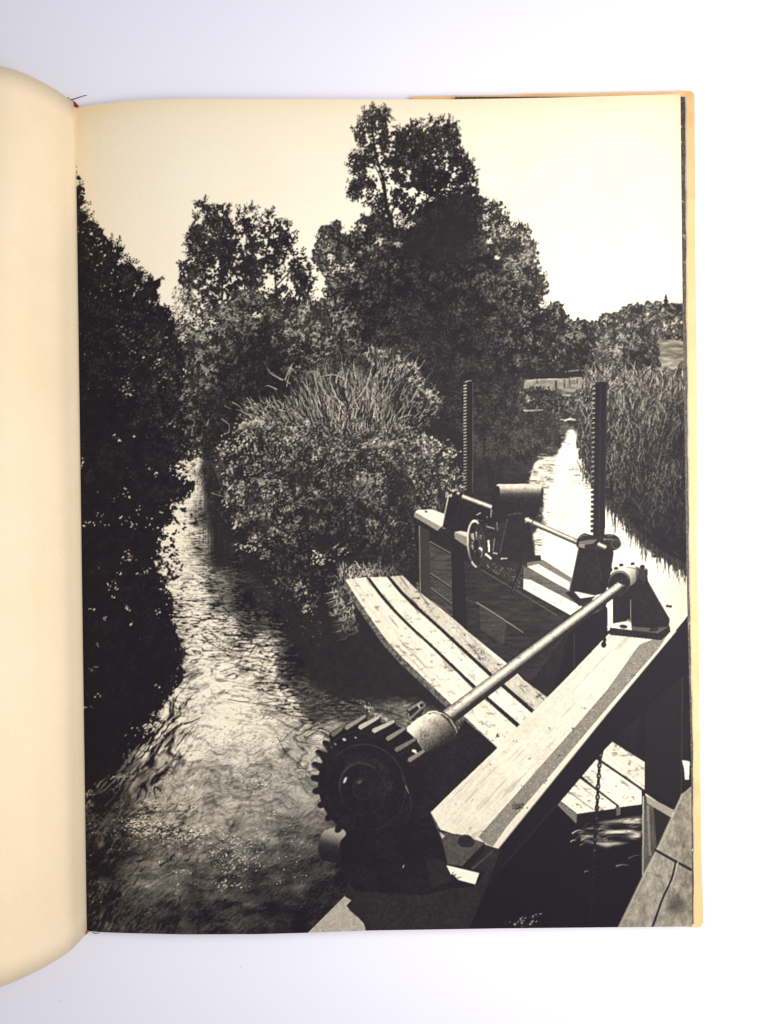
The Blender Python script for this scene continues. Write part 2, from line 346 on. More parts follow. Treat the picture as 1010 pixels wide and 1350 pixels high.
# bright water
bw = [(747, 566), (752, 562), (760, 570), (762, 585), (768, 606), (776, 622), (784, 650), (796, 664), (808, 668), (824, 684), (838, 704), (856, 720), (880, 738), (925, 756), (925, 850), (860, 880), (800, 800), (705, 745), (704, 700), (716, 690), (716, 640), (697, 642), (699, 626), (704, 612), (712, 604), (734, 602), (738, 590), (745, 578)]
m = blur(fmask(bw), 3.5)+(noise(9, 65, 3, 2.2)-.5)*.7*(blur(fmask(bw), 8) < .97)
wv = .965-.12*np.clip((np.arange(W)[None]/SS+CX0-830)/70, 0, 1)*np.clip((np.arange(H)[:, None]/SS+CY0-720)/60, 0, 1)+(noise(20, 66, 3)-.5)*.05
k = m > .5; sm = np.clip((blur(k.astype(np.float32), 1.2)), 0, 1); T[:] = np.where(sm > .01, T*(1-sm)+wv*sm, T); ID[k] = I_RIV
for c, n in [((722, 628), 60), ((704, 640), 26), ((714, 655), 30), ((760, 622), 30), ((716, 690), 40), ((708, 716), 50), ((703, 735), 20), ((748, 578), 16), ((774, 640), 22), ((718, 612), 40), ((706, 622), 40), ((712, 640), 40), ((728, 606), 24)]:
    x = c[0]+rng.normal(0, 4, n//2); y = c[1]+rng.normal(0, 8, n//2)
    for xx, yy in zip(x, y): stroke([(xx-rng.uniform(1.5, 5), yy), (xx, yy+.4), (xx+rng.uniform(1.5, 5), yy)], rng.uniform(.8, 1.8), .6, rng.uniform(.2, .7), I_RIV, curve=False, alpha=.75)
for k in range(46):
    y = 596+k*2.2+rng.normal(0, 1); x = rng.uniform(706, 770); stroke([(x, y), (x+rng.uniform(6, 22), y+rng.normal(0, .4))], rng.uniform(.8, 2), .5, rng.uniform(.5, .75), I_RIV, curve=False, alpha=.28)
for (x0, x1, y) in [(690, 716, 540.5), (708, 735, 602), (712, 733, 607), (738, 758, 553), (690, 700, 541)]:
    stroke([(x0, y), ((x0+x1)/2, y+.8), (x1, y-.3)], 1.2, 1.0, .72, I_RIV)
stroke([(744, 555), (752, 552), (759, 554)], 2.4, 1.6, .8, I_RIV)
stroke([(878, 799), (886, 799.5)], 3, 3, .1, I_RIV, curve=False)
# ---- reeds on the right bank -----------------------------------------------------
I_REED = nid('printed_reeds', 'tall dark reeds along the right edge of the print')
tone = idw([(790, 500, .3), (850, 495, .33), (900, 500, .3), (790, 560, .2), (850, 540, .26), (900, 540, .2), (820, 600, .15), (880, 600, .11), (780, 620, .15), (840, 640, .09), (890, 660, .06), (830, 690, .09), (890, 720, .07)])
lit = idw([(800, 495, .68), (850, 492, .7), (900, 495, .62), (780, 540, .5), (810, 545, .5), (850, 535, .58), (895, 540, .45), (780, 590, .5), (820, 590, .48), (860, 590, .4), (895, 590, .25), (830, 630, .36), (870, 620, .36), (880, 650, .3), (840, 670, .26), (890, 700, .18)])
rd = [(772, 505), (785, 496), (800, 488), (830, 490), (860, 487), (890, 486), (925, 484), (925, 752), (905, 748), (888, 742), (868, 730), (850, 716), (836, 702), (824, 684), (808, 664), (790, 655), (778, 630), (768, 606), (762, 580), (768, 545)]
f = crown(rd, I_REED, 7000, tone, size=(1.2, 2.4), edge=.8, es=7, seed=67, r=4, core=.55, wi=0, ang=(80, 25), light=lit*.8, nl=7000, lsize=(.6, 1.8), con=.6)
for k in range(2100):
    x, y = scatter(np.clip(lit-.15, 0, 1)*(f > .6), 1, bbox(rd)) if k % 50 == 0 else (x, y)
    xx = rng.uniform(766, 906); yy = rng.uniform(494, 705)
    if yy > 640 and yy > 640+(xx-800)*.9: continue
    L = rng.uniform(7, 20); a = rng.normal(0, .35); t = float(at(lit, xx, yy))
    stroke([(xx, yy), (xx+L*math.sin(a)*.5, yy-L*.55*math.cos(a)), (xx+L*math.sin(a*1.5), yy-L*math.cos(a))], 1.1, .5, np.clip(t*rng.choice([.2, .25, .5, .8, 1.15]), .07, .75), I_REED if yy-L > 492 else None)
# ragged reflected tips at the waterline
for k in range(420):
    s = rng.random(); j = rng.integers(0, 9)
    wl = [(800, 664), (812, 672), (824, 684), (836, 702), (850, 716), (868, 730), (888, 742), (905, 748), (920, 752)]
    a, b = wl[min(j, 7)], wl[min(j+1, 8)]; xx = a[0]+(b[0]-a[0])*s; yy = a[1]+(b[1]-a[1])*s
    L = rng.exponential(7)+2
    stroke([(xx+rng.normal(0, 2), yy-6), (xx+rng.normal(0, 2.5), yy+L)], 1.5, .4, rng.uniform(.08, .24), I_REED, curve=False)
for (xx, yy) in [(874, 632), (868, 642), (882, 640), (895, 624), (826, 594), (850, 620), (820, 622), (872, 650)]:
    stamps(xx+rng.normal(0, 3.5, 5), yy+rng.normal(0, 4, 5), rng.uniform(.8, 1.8, 5), rng.normal(70, 40, 5), 0, rng.uniform(.3, .65, 5), I_REED)
# ---- left-hand stream ---------------------------------------------------------------
I_WAT = nid('printed_stream', 'rippling stream filling the lower left of the print')
X_, Y_ = np.arange(W)[None]/SS+CX0, np.arange(H)[:, None]/SS+CY0
Mv = idw([(258, 612, .95), (250, 640, .9), (268, 620, .35), (285, 640, .12), (240, 655, 1.05), (225, 670, 1.1), (228, 700, 1.1), (222, 735, 1.1), (228, 770, 1.), (262, 680, .4), (280, 680, .13), (300, 690, .15), (235, 690, 1.05), (232, 720, 1.05), (235, 750, 1.0), (245, 735, .85), (262, 725, .38), (285, 730, .2), (310, 740, .15), (240, 765, .6), (255, 782, .85), (255, 800, .85), (285, 775, .36), (290, 800, .36), (320, 790, .13),
          (232, 800, .42), (230, 830, .45), (260, 830, .68), (300, 830, .5), (330, 820, .22), (350, 845, .4), (370, 820, .1), (400, 850, .08), (270, 870, .72), (340, 870, .62), (390, 880, .12), (300, 920, .78), (370, 920, .55), (395, 905, .25), (240, 900, .62), (235, 870, .45), (205, 920, .3), (215, 945, .6),
          (300, 955, .82), (260, 985, .8), (195, 985, .45), (150, 1000, .12), (350, 970, .72), (420, 935, .25), (450, 935, .22), (400, 970, .55), (440, 960, .4), (420, 985, .6), (300, 1000, .66), (350, 1030, .55), (400, 1040, .5), (250, 1035, .55), (190, 1030, .38), (140, 1050, .12), (170, 1065, .3), (205, 1070, .48), (300, 1075, .42), (370, 1090, .42), (150, 1090, .3),
          (118, 1090, .2), (118, 1122, .04), (140, 1120, .1), (210, 1115, .33), (300, 1120, .36), (400, 1110, .36), (190, 1155, .42), (135, 1170, .15), (140, 1200, .2), (250, 1170, .34), (330, 1170, .27), (300, 1205, .22), (250, 1205, .24), (400, 1160, .25), (430, 1190, .2), (380, 1215, .16), (150, 1215, .26), (190, 1190, .3), (450, 1150, .22), (120, 1215, .12)], p=3.5, soft=7)
Cv = idw([(255, 620, .1), (240, 700, .18), (270, 700, .3), (250, 740, .2), (250, 790, .35), (300, 780, .26), (340, 770, .05), (235, 830, .4), (270, 840, .38), (330, 840, .4), (300, 870, .32), (360, 890, .42), (400, 880, .1), (270, 900, .22), (330, 920, .17), (385, 915, .4), (215, 910, .4), (210, 950, .42), (190, 990, .4), (240, 970, .3), (150, 1030, .26),
          (290, 960, .1), (350, 970, .12), (420, 945, .26), (400, 980, .18), (300, 1020, .12), (250, 1040, .17), (350, 1060, .12), (400, 1060, .1), (180, 1060, .26), (130, 1080, .2), (220, 1090, .18), (300, 1100, .12), (180, 1140, .12), (140, 1180, .2), (250, 1160, .1), (240, 1200, .12), (350, 1190, .07), (420, 1170, .09), (330, 1150, .09)])
an = [(250, 690, 0), (250, 760, 0), (285, 770, 4), (250, 800, -4), (235, 840, -22), (265, 840, -14), (300, 845, 28), (340, 830, 12), (370, 850, 6), (320, 870, -10), (350, 880, -14), (260, 880, 10), (230, 880, -20), (375, 900, 15), (390, 920, -12), (340, 930, 6), (215, 915, -32), (225, 945, -60), (205, 965, -55), (180, 1000, -48), (240, 990, -62),
      (150, 1035, -40), (120, 1070, -35), (290, 940, -6), (310, 980, -18), (420, 930, -12), (450, 935, 15), (380, 985, 42), (405, 1012, 45), (420, 960, 12), (300, 1030, -12), (350, 1060, -22), (400, 1060, -40), (200, 1075, -20), (240, 1040, -50), (160, 1090, -50), (260, 1100, -25), (180, 1150, -20), (140, 1180, -65), (150, 1215, -60), (240, 1195, -45), (290, 1180, -32), (340, 1190, -33), (420, 1160, -48)]
Mv = Mv+.13*np.exp(-((X_-270)/110)**2-((Y_-1085)/60)**2)
Mv = Mv+.14*np.exp(-((X_-290)/85)**2-((Y_-900)/85)**2)*np.clip(Mv*2-.4, 0, 1)
Mv = Mv*(1-.06*np.clip((Y_-1050)/60, 0, 1)); Mv = Mv+.12*np.clip((noise(34, 75, 3, 12)-.5)*2.2, -1, 1)*np.clip((Y_-1010)/60, 0, 1)*np.clip(Mv*3, 0, 1)
c2, s2 = idw([(x, y, math.cos(2*math.radians(a)), math.sin(2*math.radians(a))) for x, y, a in an])
th = .5*np.arctan2(s2, c2)+(noise(22, 70, 2)-.5)*.6
L1 = lic(th, 11, 5, .5); L2 = lic(th, 13, 6, 1.1); L3 = lic(th, 5, 7, .5); L4 = lic(th, 15, 8, 1.8)
big = idw([(250, 720, 0), (260, 830, .2), (340, 850, .35), (210, 950, .9), (180, 1010, .9), (130, 1070, .6), (300, 970, .1), (350, 1050, .1), (220, 1090, .3), (140, 1180, .6), (380, 910, .35), (420, 950, .3), (330, 1190, .4), (235, 920, .6)])
fin = idw([(250, 700, 0), (260, 830, 0), (340, 860, 0), (300, 900, .15), (210, 950, 0), (160, 1020, .1), (130, 1080, .35), (300, 960, .7), (360, 970, .7), (300, 1030, .95), (350, 1080, 1), (220, 1090, .8), (150, 1150, .7), (220, 1150, .95), (300, 1180, .95), (400, 1150, .9), (140, 1200, .6), (380, 910, 0), (420, 950, .1), (400, 1030, .8), (400, 1210, .8)])
Lm = (1-big)*(.7*L1+.6*L3+.2*L2)+big*(.6*L2+.6*L4+.3*L3)
Lm = Lm*(1-fin)+fin*(.42*L3+.38*L4+.42*wn(2, 31)+.36*wn(1, 32))
wat = [(205, 606), (232, 612), (240, 600), (250, 592), (262, 590), (268, 598), (276, 600), (290, 640), (300, 660), (320, 690), (360, 760), (420, 790), (480, 800), (620, 900), (620, 1000), (580, 1100), (520, 1245), (90, 1245), (90, 900), (200, 700)]
m = fmask(wat) > 0
# connected ripple lines: ridges of warped noise, level in the reach above, slanting where the current turns
Xf = (np.arange(W, dtype=np.float32)[None]/SS+CX0)+np.zeros((H, 1), np.float32); Yf = (np.arange(H, dtype=np.float32)[:, None]/SS+CY0)+np.zeros((1, W), np.float32)
y0_ = int(py(580)); x1_ = int(px(625)); sub = np.s_[y0_:, :x1_]
Xs, Ys = Xf[sub], Yf[sub]
wx = (vat(Xs/24, Ys/18, 301)-.5)*26+(vat(Xs/9, Ys/7, 302)-.5)*7
wy = (vat(Xs/30, Ys/22, 303)-.5)*26+(vat(Xs/11, Ys/6, 304)-.5)*5
wy = wy*np.clip((Ys-700)/230, .22, 1); wx = wx*np.clip((Ys-700)/230, .4, 1)
c50, s50 = math.cos(math.radians(-52)), math.sin(math.radians(-52))
per = np.clip((Ys-560)/330, .45, 1.25)            # ripples look larger nearer the bottom
def ridge(u, v, sd): return np.abs(vat(u, v, sd)-.5)*2
h1 = ridge((Xs+wx)/(17*per), (Ys+wy)/(5.2*per), 305); h2 = ridge((Xs+wx*.7)/(9*per)+40, (Ys+wy*.8)/(3.0*per)+9, 306)
Xr, Yr = Xs*c50+Ys*s50, -Xs*s50+Ys*c50
d1 = ridge((Xr+wx)/26, (Yr+wy*.6)/8, 307); d2 = ridge((Xr+wx*.8)/13, (Yr+wy*.5)/4.2, 308)
bg = np.clip(big[sub]*1.15-.1, 0, 1)
ln = (1-bg)*(.75*np.exp(-(h1/.17)**2)+.5*np.exp(-(h2/.19)**2))+bg*(.8*np.exp(-(d1/.19)**2)+.4*np.exp(-(d2/.2)**2))
bd = (1-bg)*(.6*h1+.4*h2)+bg*(.65*d1+.35*d2)-.42
Ms, Cs, fs_ = Mv[sub], Cv[sub], fin[sub]
lightk = np.clip((Ms-.22)/.22, 0, 1)
v_l = Ms+Cs*1.5*(1-.5*fs_)*(.62-1.75*ln+.55*bd)                   # dark lines on bright water
v_d = Ms*.85+Cs*(1-.35*fs_)*(-.25+1.25*ln*(ln > .3)-.2*bd)    # thin lit lines on dark water
wsub = v_l*lightk+v_d*(1-lightk)
tx = .5*L3[sub]+.45*L1[sub]+.4*wn(1, 32)[sub]
wsub = wsub+Cs*tx*(.24+.2*fs_)
wsub = (wsub-.45)*1.12+.45+fs_*.10*(wn(18, 33)[sub]*.5+noise(26, 76, 2, 9)[sub]*2-1)
wv = np.zeros((H, W), np.float32); wv[sub] = wsub
T[m] = np.clip(wv, .05, .97)[m]; ID[m] = I_WAT
# vertical reflections in the upper arm of the stream
m2 = blur(fmask([(240, 650), (262, 590), (282, 600), (300, 660), (310, 740), (290, 735), (262, 722)]), 9)
m2 = m2*m
vr = np.clip(Mv+(noise(1.6, 73, 2, 22)-.5)*1.1, .1, .92)
T[:] = T*(1-m2*.45)+vr*m2*.45
for k in range(46):                                # dark folds in the lower left corner
    x0, y0 = rng.uniform(112, 250), rng.uniform(1125, 1235); L = rng.uniform(10, 30); a = math.radians(rng.normal(-55 if x0 < 190 else -38, 10))
    stroke([(x0-L*.5*math.cos(a), y0-L*.5*math.sin(a)), (x0+rng.normal(0, 2), y0+rng.normal(0, 2)), (x0+L*.5*math.cos(a), y0+L*.5*math.sin(a))], rng.uniform(1.5, 4), .6, rng.uniform(.05, .13), I_WAT, alpha=.75)
# glints
def glints(x0, y0, x1, y1, n, s=(.6, 1.5), v=(.75, 1), ncl=9, sp=9, i=None, ang=-15, ys=.45):
    cx = rng.uniform(x0, x1, ncl); cy = rng.uniform(y0, y1, ncl); k = rng.integers(0, ncl, n)
    stamps(cx[k]+rng.normal(0, sp, n), cy[k]+rng.normal(0, sp*ys, n), rng.uniform(s[0], s[1], n), rng.normal(ang, 25, n), rng.integers(0, 2, n), rng.uniform(v[0], v[1], n), I_WAT if i is None else i)
def darks(x0, y0, x1, y1, n, **k): glints(x0, y0, x1, y1, n, v=(.08, .25), **k)
darks(170, 1065, 270, 1110, 260, s=(.8, 2)); glints(165, 1070, 265, 1108, 420, s=(.8, 1.9))
darks(280, 1105, 350, 1160, 120); glints(278, 1100, 348, 1158, 190, ncl=16)
glints(150, 1060, 300, 1125, 150, s=(.4, 1.2), ncl=50, sp=6); glints(250, 1090, 400, 1165, 200, s=(.5, 1.3), ncl=50, sp=5); glints(210, 1010, 380, 1060, 160, s=(.4, 1.), ncl=60, sp=5)
glints(288, 1164, 318, 1170, 42, s=(.9, 1.7), ncl=4, sp=6); glints(270, 1000, 350, 1045, 150, s=(.5, 1.2), ncl=14)
glints(325, 1022, 350, 1045, 80, s=(.6, 1.5), ncl=5, sp=7); darks(330, 1020, 350, 1045, 40, s=(.6, 1.4), ncl=5, sp=7)
glints(230, 1012, 290, 1040, 90, s=(.5, 1.1), ncl=8); glints(300, 1062, 380, 1080, 40, s=(.6, 1.4), ncl=8, sp=5)
glints(235, 1145, 250, 1152, 26, ncl=3, sp=4); glints(230, 1162, 236, 1182, 14, ncl=3, sp=2); glints(210, 1130, 214, 1136, 6, ncl=1, sp=2)
glints(115, 1090, 155, 1120, 60, s=(.6, 1.5), ncl=8, v=(.5, .85)); glints(112, 1140, 135, 1215, 50, s=(.6, 1.5), ncl=9, v=(.35, .8))
glints(380, 990, 410, 1000, 10, ncl=3, sp=3)
x, y = scatter(fmask([(260, 930), (400, 940), (410, 1030), (330, 1060), (240, 1020)]), 900)
stamps(x, y, rng.uniform(.6, 1.8, 900), rng.normal(-12, 18, 900), 0, at(Mv, x, y)*rng.uniform(.55, .85, 900), I_WAT)
x, y = scatter(fmask([(120, 1110), (430, 1060), (440, 1180), (330, 1230), (120, 1230)]), 1500)
stamps(x, y, rng.uniform(.6, 2, 1500), rng.normal(-30, 18, 1500), 0, at(Mv, x, y)*rng.uniform(.5, 1.35, 1500), I_WAT)
# a few long drawn wave lines
for pts, w, t in [([(344, 905), (352, 914), (372, 918), (395, 916), (412, 908)], 2.2, .1), ([(300, 922), (340, 928), (375, 930), (398, 922)], 1.5, .2), ([(352, 920), (365, 925), (390, 925)], 1.2, .25), ([(372, 986), (385, 1000), (402, 1014), (410, 1022)], 2.2, .16),
                  ([(366, 972), (372, 984), (378, 990)], 1.4, .25), ([(403, 1022), (408, 1032)], 1.4, .2), ([(380, 1050), (394, 1060)], 1.6, .2), ([(170, 1185), (190, 1172), (215, 1166)], 1.4, .14), ([(215, 1212), (235, 1196), (262, 1184), (275, 1178)], 1.5, .15),
                  ([(290, 1218), (320, 1200), (345, 1184)], 1.6, .12), ([(265, 835), (280, 850), (310, 862), (340, 868)], 1.8, .12), ([(275, 830), (295, 846), (330, 856)], 1.5, .15), ([(285, 875), (315, 868), (345, 858)], 1.6, .18), ([(290, 886), (320, 876), (352, 868)], 1.5, .2)]:
    stroke(pts, w*.85, w*.4, t, I_WAT, alpha=.65)
n = 500; x, y = scatter(fmask([(240, 800), (330, 810), (400, 880), (420, 930), (330, 960), (240, 950), (225, 880)])*np.clip((Mv-.3)*2, 0, 1), n)
stamps(x, y, rng.uniform(.8, 2.2, n), rng.normal(-8, 14, n), 0, rng.uniform(.8, .98, n), I_WAT)
# swirl by the gear
for k in range(16):
    r = 18+k*5; a0 = rng.uniform(195, 250); a1 = a0+rng.uniform(30, 80)
    P = ell((455, 985), r*1.0, r*.55, -14, 9, a0, a1)
    stroke(P, 1.0, .5, rng.choice([.1, .12, .5, .62]), I_WAT, curve=False, alpha=.55)
k = blur(fmask([(266, 586), (290, 586), (312, 690), (306, 745), (284, 752), (276, 700), (268, 640)]), 3); T[:] = T*(1-.82*k)+(.12+.05*(noise(2, 78, 2, 14)-.5))*.82*k
n = 520; x, y = scatter(fmask([(216, 584), (288, 584), (288, 612), (270, 606), (262, 601), (250, 608), (240, 604), (226, 618), (216, 612)]), n); stamps(x, y, rng.uniform(1, 2.3, n), rng.normal(60, 40, n), 1, rng.choice([.09, .11, .14, .25], n), I_BANK)
n = 120; x, y = scatter(fmask([(234, 604), (270, 600), (268, 640), (240, 640)]), n); stamps(x, y, rng.uniform(.8, 1.8, n), rng.normal(60, 40, n), 0, rng.choice([.1, .2, .5], n), I_BANK)
n = 260; x, y = scatter(fmask([(262, 592), (282, 592), (300, 640), (300, 690), (278, 680), (268, 630)]), n); stamps(x, y, rng.uniform(.8, 2, n), rng.normal(80, 40, n), 1, rng.choice([.1, .12, .16, .3], n), I_BANK)
x, y = scatter(fmask([(470, 922), (486, 925), (502, 940), (514, 950), (505, 955), (485, 938)]), 90)
stamps(x, y, rng.uniform(.7, 1.6, 90), rng.normal(40, 25, 90), 1, rng.uniform(.6, .95, 90), I_WAT)
# bold pale ridges where the current pulls away under the left bank
for k in range(34):
    s = rng.random(); x0 = 246-130*s+rng.normal(0, 9); y0 = 938+118*s+rng.normal(0, 12)
    L = rng.uniform(14, 34); a = math.radians(rng.normal(-50, 8))
    P = [(x0-L*.5*math.cos(a), y0-L*.5*math.sin(a)), (x0+rng.normal(0, 2), y0+rng.normal(0, 2)), (x0+L*.5*math.cos(a), y0+L*.5*math.sin(a))]
    tt = float(at(Mv, x0, y0))
    stroke(P, rng.uniform(1.5, 3.5), .7, np.clip(tt+rng.uniform(-.1, .25), .2, .85), I_WAT)
    stroke([(p[0]+3, p[1]+2) for p in P], rng.uniform(1.2, 2.8), .5, .08, I_WAT)
# ---- the plants in the middle --------------------------------------------------------
# deep shade under and behind
I_SHR = nid('printed_shrub', 'big sunlit shrub in the middle of the print')
I_GRS = nid('printed_reeds', 'pale reed clump above the big shrub in the print')
shade = blur(fmask(spl([(292, 600), (330, 560), (600, 560), (612, 700), (560, 760), (560, 800), (610, 920), (590, 940), (540, 925), (470, 925), (415, 905), (400, 870), (380, 840), (366, 800), (345, 770), (320, 740), (306, 690)], 5)), 9)
shade = np.clip(shade*1.6-.3+(noise(9, 80, 3, 4)-.5)*.9*((shade > .02) & (shade < .98)), 0, 1)
T[:] = T*(1-shade)+(.12+(noise(6, 81, 3)-.5)*.06)*shade; ID[shade > .6] = I_SHR
stamps(*scatter(fmask([(300, 700), (420, 790), (430, 860), (360, 830), (310, 750)]), 160), rng.uniform(.6, 1.6, 160), rng.uniform(0, 180, 160), 1, rng.uniform(.15, .4, 160), I_SHR)
# willow-ish bush behind the reeds
tone = idw([(500, 470, .3), (540, 490, .27), (570, 520, .24), (550, 550, .16), (530, 530, .2)])
lit = idw([(490, 465, .62), (520, 470, .62), (550, 490, .62), (575, 520, .66), (560, 545, .4), (545, 560, .2), (530, 520, .45)])
wb = [(478, 472), (488, 461), (500, 466), (514, 457), (526, 470), (546, 476), (556, 494), (572, 510), (584, 524), (576, 545), (565, 565), (530, 575), (515, 540), (490, 500)]
f = crown(wb, I_GRS, 2200, tone, size=(1, 2), edge=.8, es=6, seed=82, r=3, core=.6, wi=0, ang=(110, 30), light=lit, nl=3000, lsize=(.8, 1.9))
for k in range(90):
    x, y = scatter((f > .45).astype(np.float32), 1, bbox(wb)); x, y = float(x[0]), float(y[0])
    a = rng.normal(.25+(x-500)/140, .3); L = rng.uniform(6, 15)
    stroke([(x, y), (x+L*math.sin(a), y-L*math.cos(a))], 1.2, .5, rng.uniform(.35, .72), I_GRS, curve=False)
# base tone behind the reeds and reeds themselves
fill(spl([(385, 520), (400, 492), (430, 470), (462, 458), (490, 480), (520, 520), (530, 560), (470, 575), (400, 560), (350, 550)], 5), .2, I_GRS, gr=.1, nz=wn(1, 83)*.07+wn(3, 84)*.05, alpha=.85)
# tangled pale bits at the left shoulder
for c, n in [((318, 570), 70), ((345, 562), 40), ((376, 562), 35), ((300, 590), 90), ((330, 590), 80), ((340, 550), 40)]:
    stamps(c[0]+rng.normal(0, 8, n), c[1]+rng.normal(0, 9, n), rng.uniform(.8, 2.2, n), rng.uniform(0, 180, n), 1, rng.uniform(.35, .95, n), I_SHR)
# the shrub
tone = .72*idw([(330, 600, .2), (400, 570, .3), (480, 570, .3), (550, 600, .27), (590, 630, .25), (330, 660, .2), (400, 640, .22), (480, 640, .22), (560, 660, .2), (370, 710, .15), (440, 700, .13), (520, 700, .13), (400, 750, .1), (480, 730, .1), (540, 720, .11), (340, 720, .11)])
lit = idw([(320, 585, .6), (380, 565, .72), (430, 560, .68), (500, 565, .6), (560, 590, .62), (598, 625, .66), (320, 640, .6), (350, 660, .62), (400, 620, .55), (450, 620, .52), (500, 640, .55), (560, 650, .55), (590, 660, .5), (340, 700, .58), (360, 725, .62), (400, 690, .45), (450, 690, .34), (490, 700, .42), (530, 690, .38), (560, 700, .3),
           (370, 750, .4), (410, 740, .3), (400, 780, .55), (380, 790, .5), (440, 740, .14), (500, 730, .2), (470, 710, .2), (540, 730, .25), (420, 760, .35)])
shr = [(300, 655), (302, 630), (314, 600), (340, 575), (370, 552), (410, 548), (450, 546), (500, 552), (540, 566), (575, 585), (600, 612), (606, 640), (600, 660), (580, 672), (555, 690), (548, 735), (520, 742), (480, 742), (452, 752), (436, 770), (425, 795), (395, 800), (372, 788), (360, 755), (345, 728), (325, 705), (306, 680)]
f = crown(shr, I_SHR, 9000, tone, size=(1, 2.2), edge=.8, es=8, seed=84, r=8, core=.66, wi=1, ang=(-20, 50), light=lit*.95, nl=12000, lsize=(.5, 1.2))
x, y = scatter((lit**2)*(f > .5)*np.clip((noise(5, 85, 2)-.4)*4, .05, 1), 3000, bbox(shr))
stamps(x, y, rng.uniform(.5, 1.4, 3000), rng.normal(-25, 40, 3000), rng.integers(0, 2, 3000), np.clip(at(lit, x, y)*rng.uniform(.7, 1.4, 3000), .15, .9), I_SHR)
x, y = scatter((f > .5)*np.clip((.62-lit)*2, .1, 1)*np.clip((noise(6, 86, 2)-.5)*5, 0, 1), 3000, bbox(shr))
stamps(x, y, rng.uniform(.8, 2, 3000), rng.uniform(0, 180, 3000), 1, .11, I_SHR)
for cx, cy in [(420, 732), (422, 742), (430, 735), (366, 738), (378, 748), (370, 770), (398, 775), (402, 802), (310, 690), (330, 722), (590, 600), (582, 588), (597, 596), (380, 580), (446, 722), (320, 720), (302, 640), (299, 660), (304, 620), (318, 590), (330, 572), (352, 556), (600, 625), (604, 645), (560, 578), (530, 562)]:
    n = 16; stamps(cx+rng.normal(0, 5, n), cy+rng.normal(0, 4, n), rng.uniform(1.2, 2.2, n), rng.normal(-30, 40, n), 1, rng.uniform(.45, .85, n), I_SHR)
for k in range(1700):
    x = rng.normal(464, 36); y = rng.uniform(496, 576)-abs(x-460)*.06
    if rng.random() < .2: x = rng.uniform(325, 410); y = rng.uniform(530, 556)
    if x > 532 or x < 315: continue
    a = rng.normal((x-455)/150-.12, .3); L = rng.uniform(8, 30)*(1 if x > 400 else .6); b = rng.normal(0, .4)
    t = rng.choice([.1, .14, .3, .42, .55, .66, .78, .9], p=[.24, .18, .1, .12, .13, .12, .08, .03])
    stroke([(x, y), (x+L*.55*math.sin(a), y-L*.55*math.cos(a)), (x+L*(.55*math.sin(a)+.45*math.sin(a+b)), y-L*(.55*math.cos(a)+.45*math.cos(a+b)))], rng.uniform(.8, 1.5), .35, t*.92, I_GRS, curve=False)
for k in range(75):
    x = rng.normal(462, 36); y = rng.uniform(500, 558); a = rng.normal((x-455)/90, .3); L = rng.uniform(16, 34); b = rng.choice([-1, 1])*rng.uniform(.08, .5)
    if x > 530: continue
    stroke([(x, y), (x+L*.6*math.sin(a), y-L*.6*math.cos(a)), (x+L*(.6*math.sin(a)+.25*math.sin(a+b)), y-L*(.6*math.cos(a)+.25*math.cos(a+b))), (x+L*(.6*math.sin(a)+.25*math.sin(a+b)+.2*math.sin(a+2*b)), y-L*(.6*math.cos(a)+.25*math.cos(a+b)+.2*math.cos(a+2*b)))], rng.uniform(1.4, 2.2), .2, rng.choice([.12, .42, .55, .66, .75]), I_GRS)
n = 420; x, y = scatter(fmask([(330, 552), (420, 556), (520, 560), (560, 575), (540, 590), (430, 580), (330, 580)]), n); stamps(x, y, rng.uniform(.6, 1.6, n), rng.normal(-60, 40, n), rng.integers(0, 2, n), rng.choice([.12, .3, .5, .65], n), I_SHR)
for pts in [[(376, 500), (384, 482), (388, 478)], [(378, 510), (380, 500), (385, 480)], [(325, 524), (330, 530), (332, 540)], [(306, 530), (316, 536), (320, 545)], [(296, 535), (306, 540)], [(273, 560), (276, 552)], [(292, 552), (302, 560), (301, 570), (291, 574)],
            [(374, 530), (370, 550), (360, 552)], [(350, 540), (355, 530)], [(525, 552), (536, 548), (546, 547)], [(522, 565), (535, 563), (548, 564)], [(278, 650), (296, 655), (306, 661)], [(455, 500), (440, 494), (420, 497)]]:
    stroke(pts, 1.2, .5, rng.uniform(.5, .85), I_GRS)
# stems and hollows in the shrub
for k in range(60):
    x, y = rng.uniform(320, 590), rng.uniform(600, 740); L = rng.uniform(10, 28); a = rng.normal(0, .45)
    stroke([(x, y), (x+L*.5*math.sin(a), y-L*.5), (x+L*math.sin(a*1.4), y-L)], .9, .4, rng.choice([.09, .1, .34]), I_SHR, alpha=.8)
hl = np.clip((wn(18, 88)-.7)*1.1, 0, .75)*(f > .5)*np.clip((Y_-585)/60, 0, 1); T[:] = T*(1-hl)+.11*hl
# grass on the bank by the planks
I_BKG = nid('printed_grass', 'sunlit grass at the end of the plank walkway in the print')
for k in range(900):
    if rng.random() < .55: x, y = rng.uniform(445, 552), rng.uniform(748, 768); dn = False
    else: x, y = rng.uniform(432, 472), rng.uniform(765, 838); dn = True
    if dn and not (436+(y-765)*.16 < x < 460+(y-765)*.2): continue
    a = rng.normal(.1, .6) if not dn else rng.normal(math.pi, .4); L = rng.uniform(4, 13)
    br = np.clip(1-(abs(x-470) if not dn else abs(y-790)*1.3)/85, .15, 1)
    stroke([(x, y), (x+L*.6*math.sin(a), y-L*.6*math.cos(a)), (x+L*math.sin(a*1.4), y-L*math.cos(a*1.2))], 1.3, .5, np.clip(br*rng.choice([.15, .3, .5, .7, .9]), .1, .9), I_BKG)
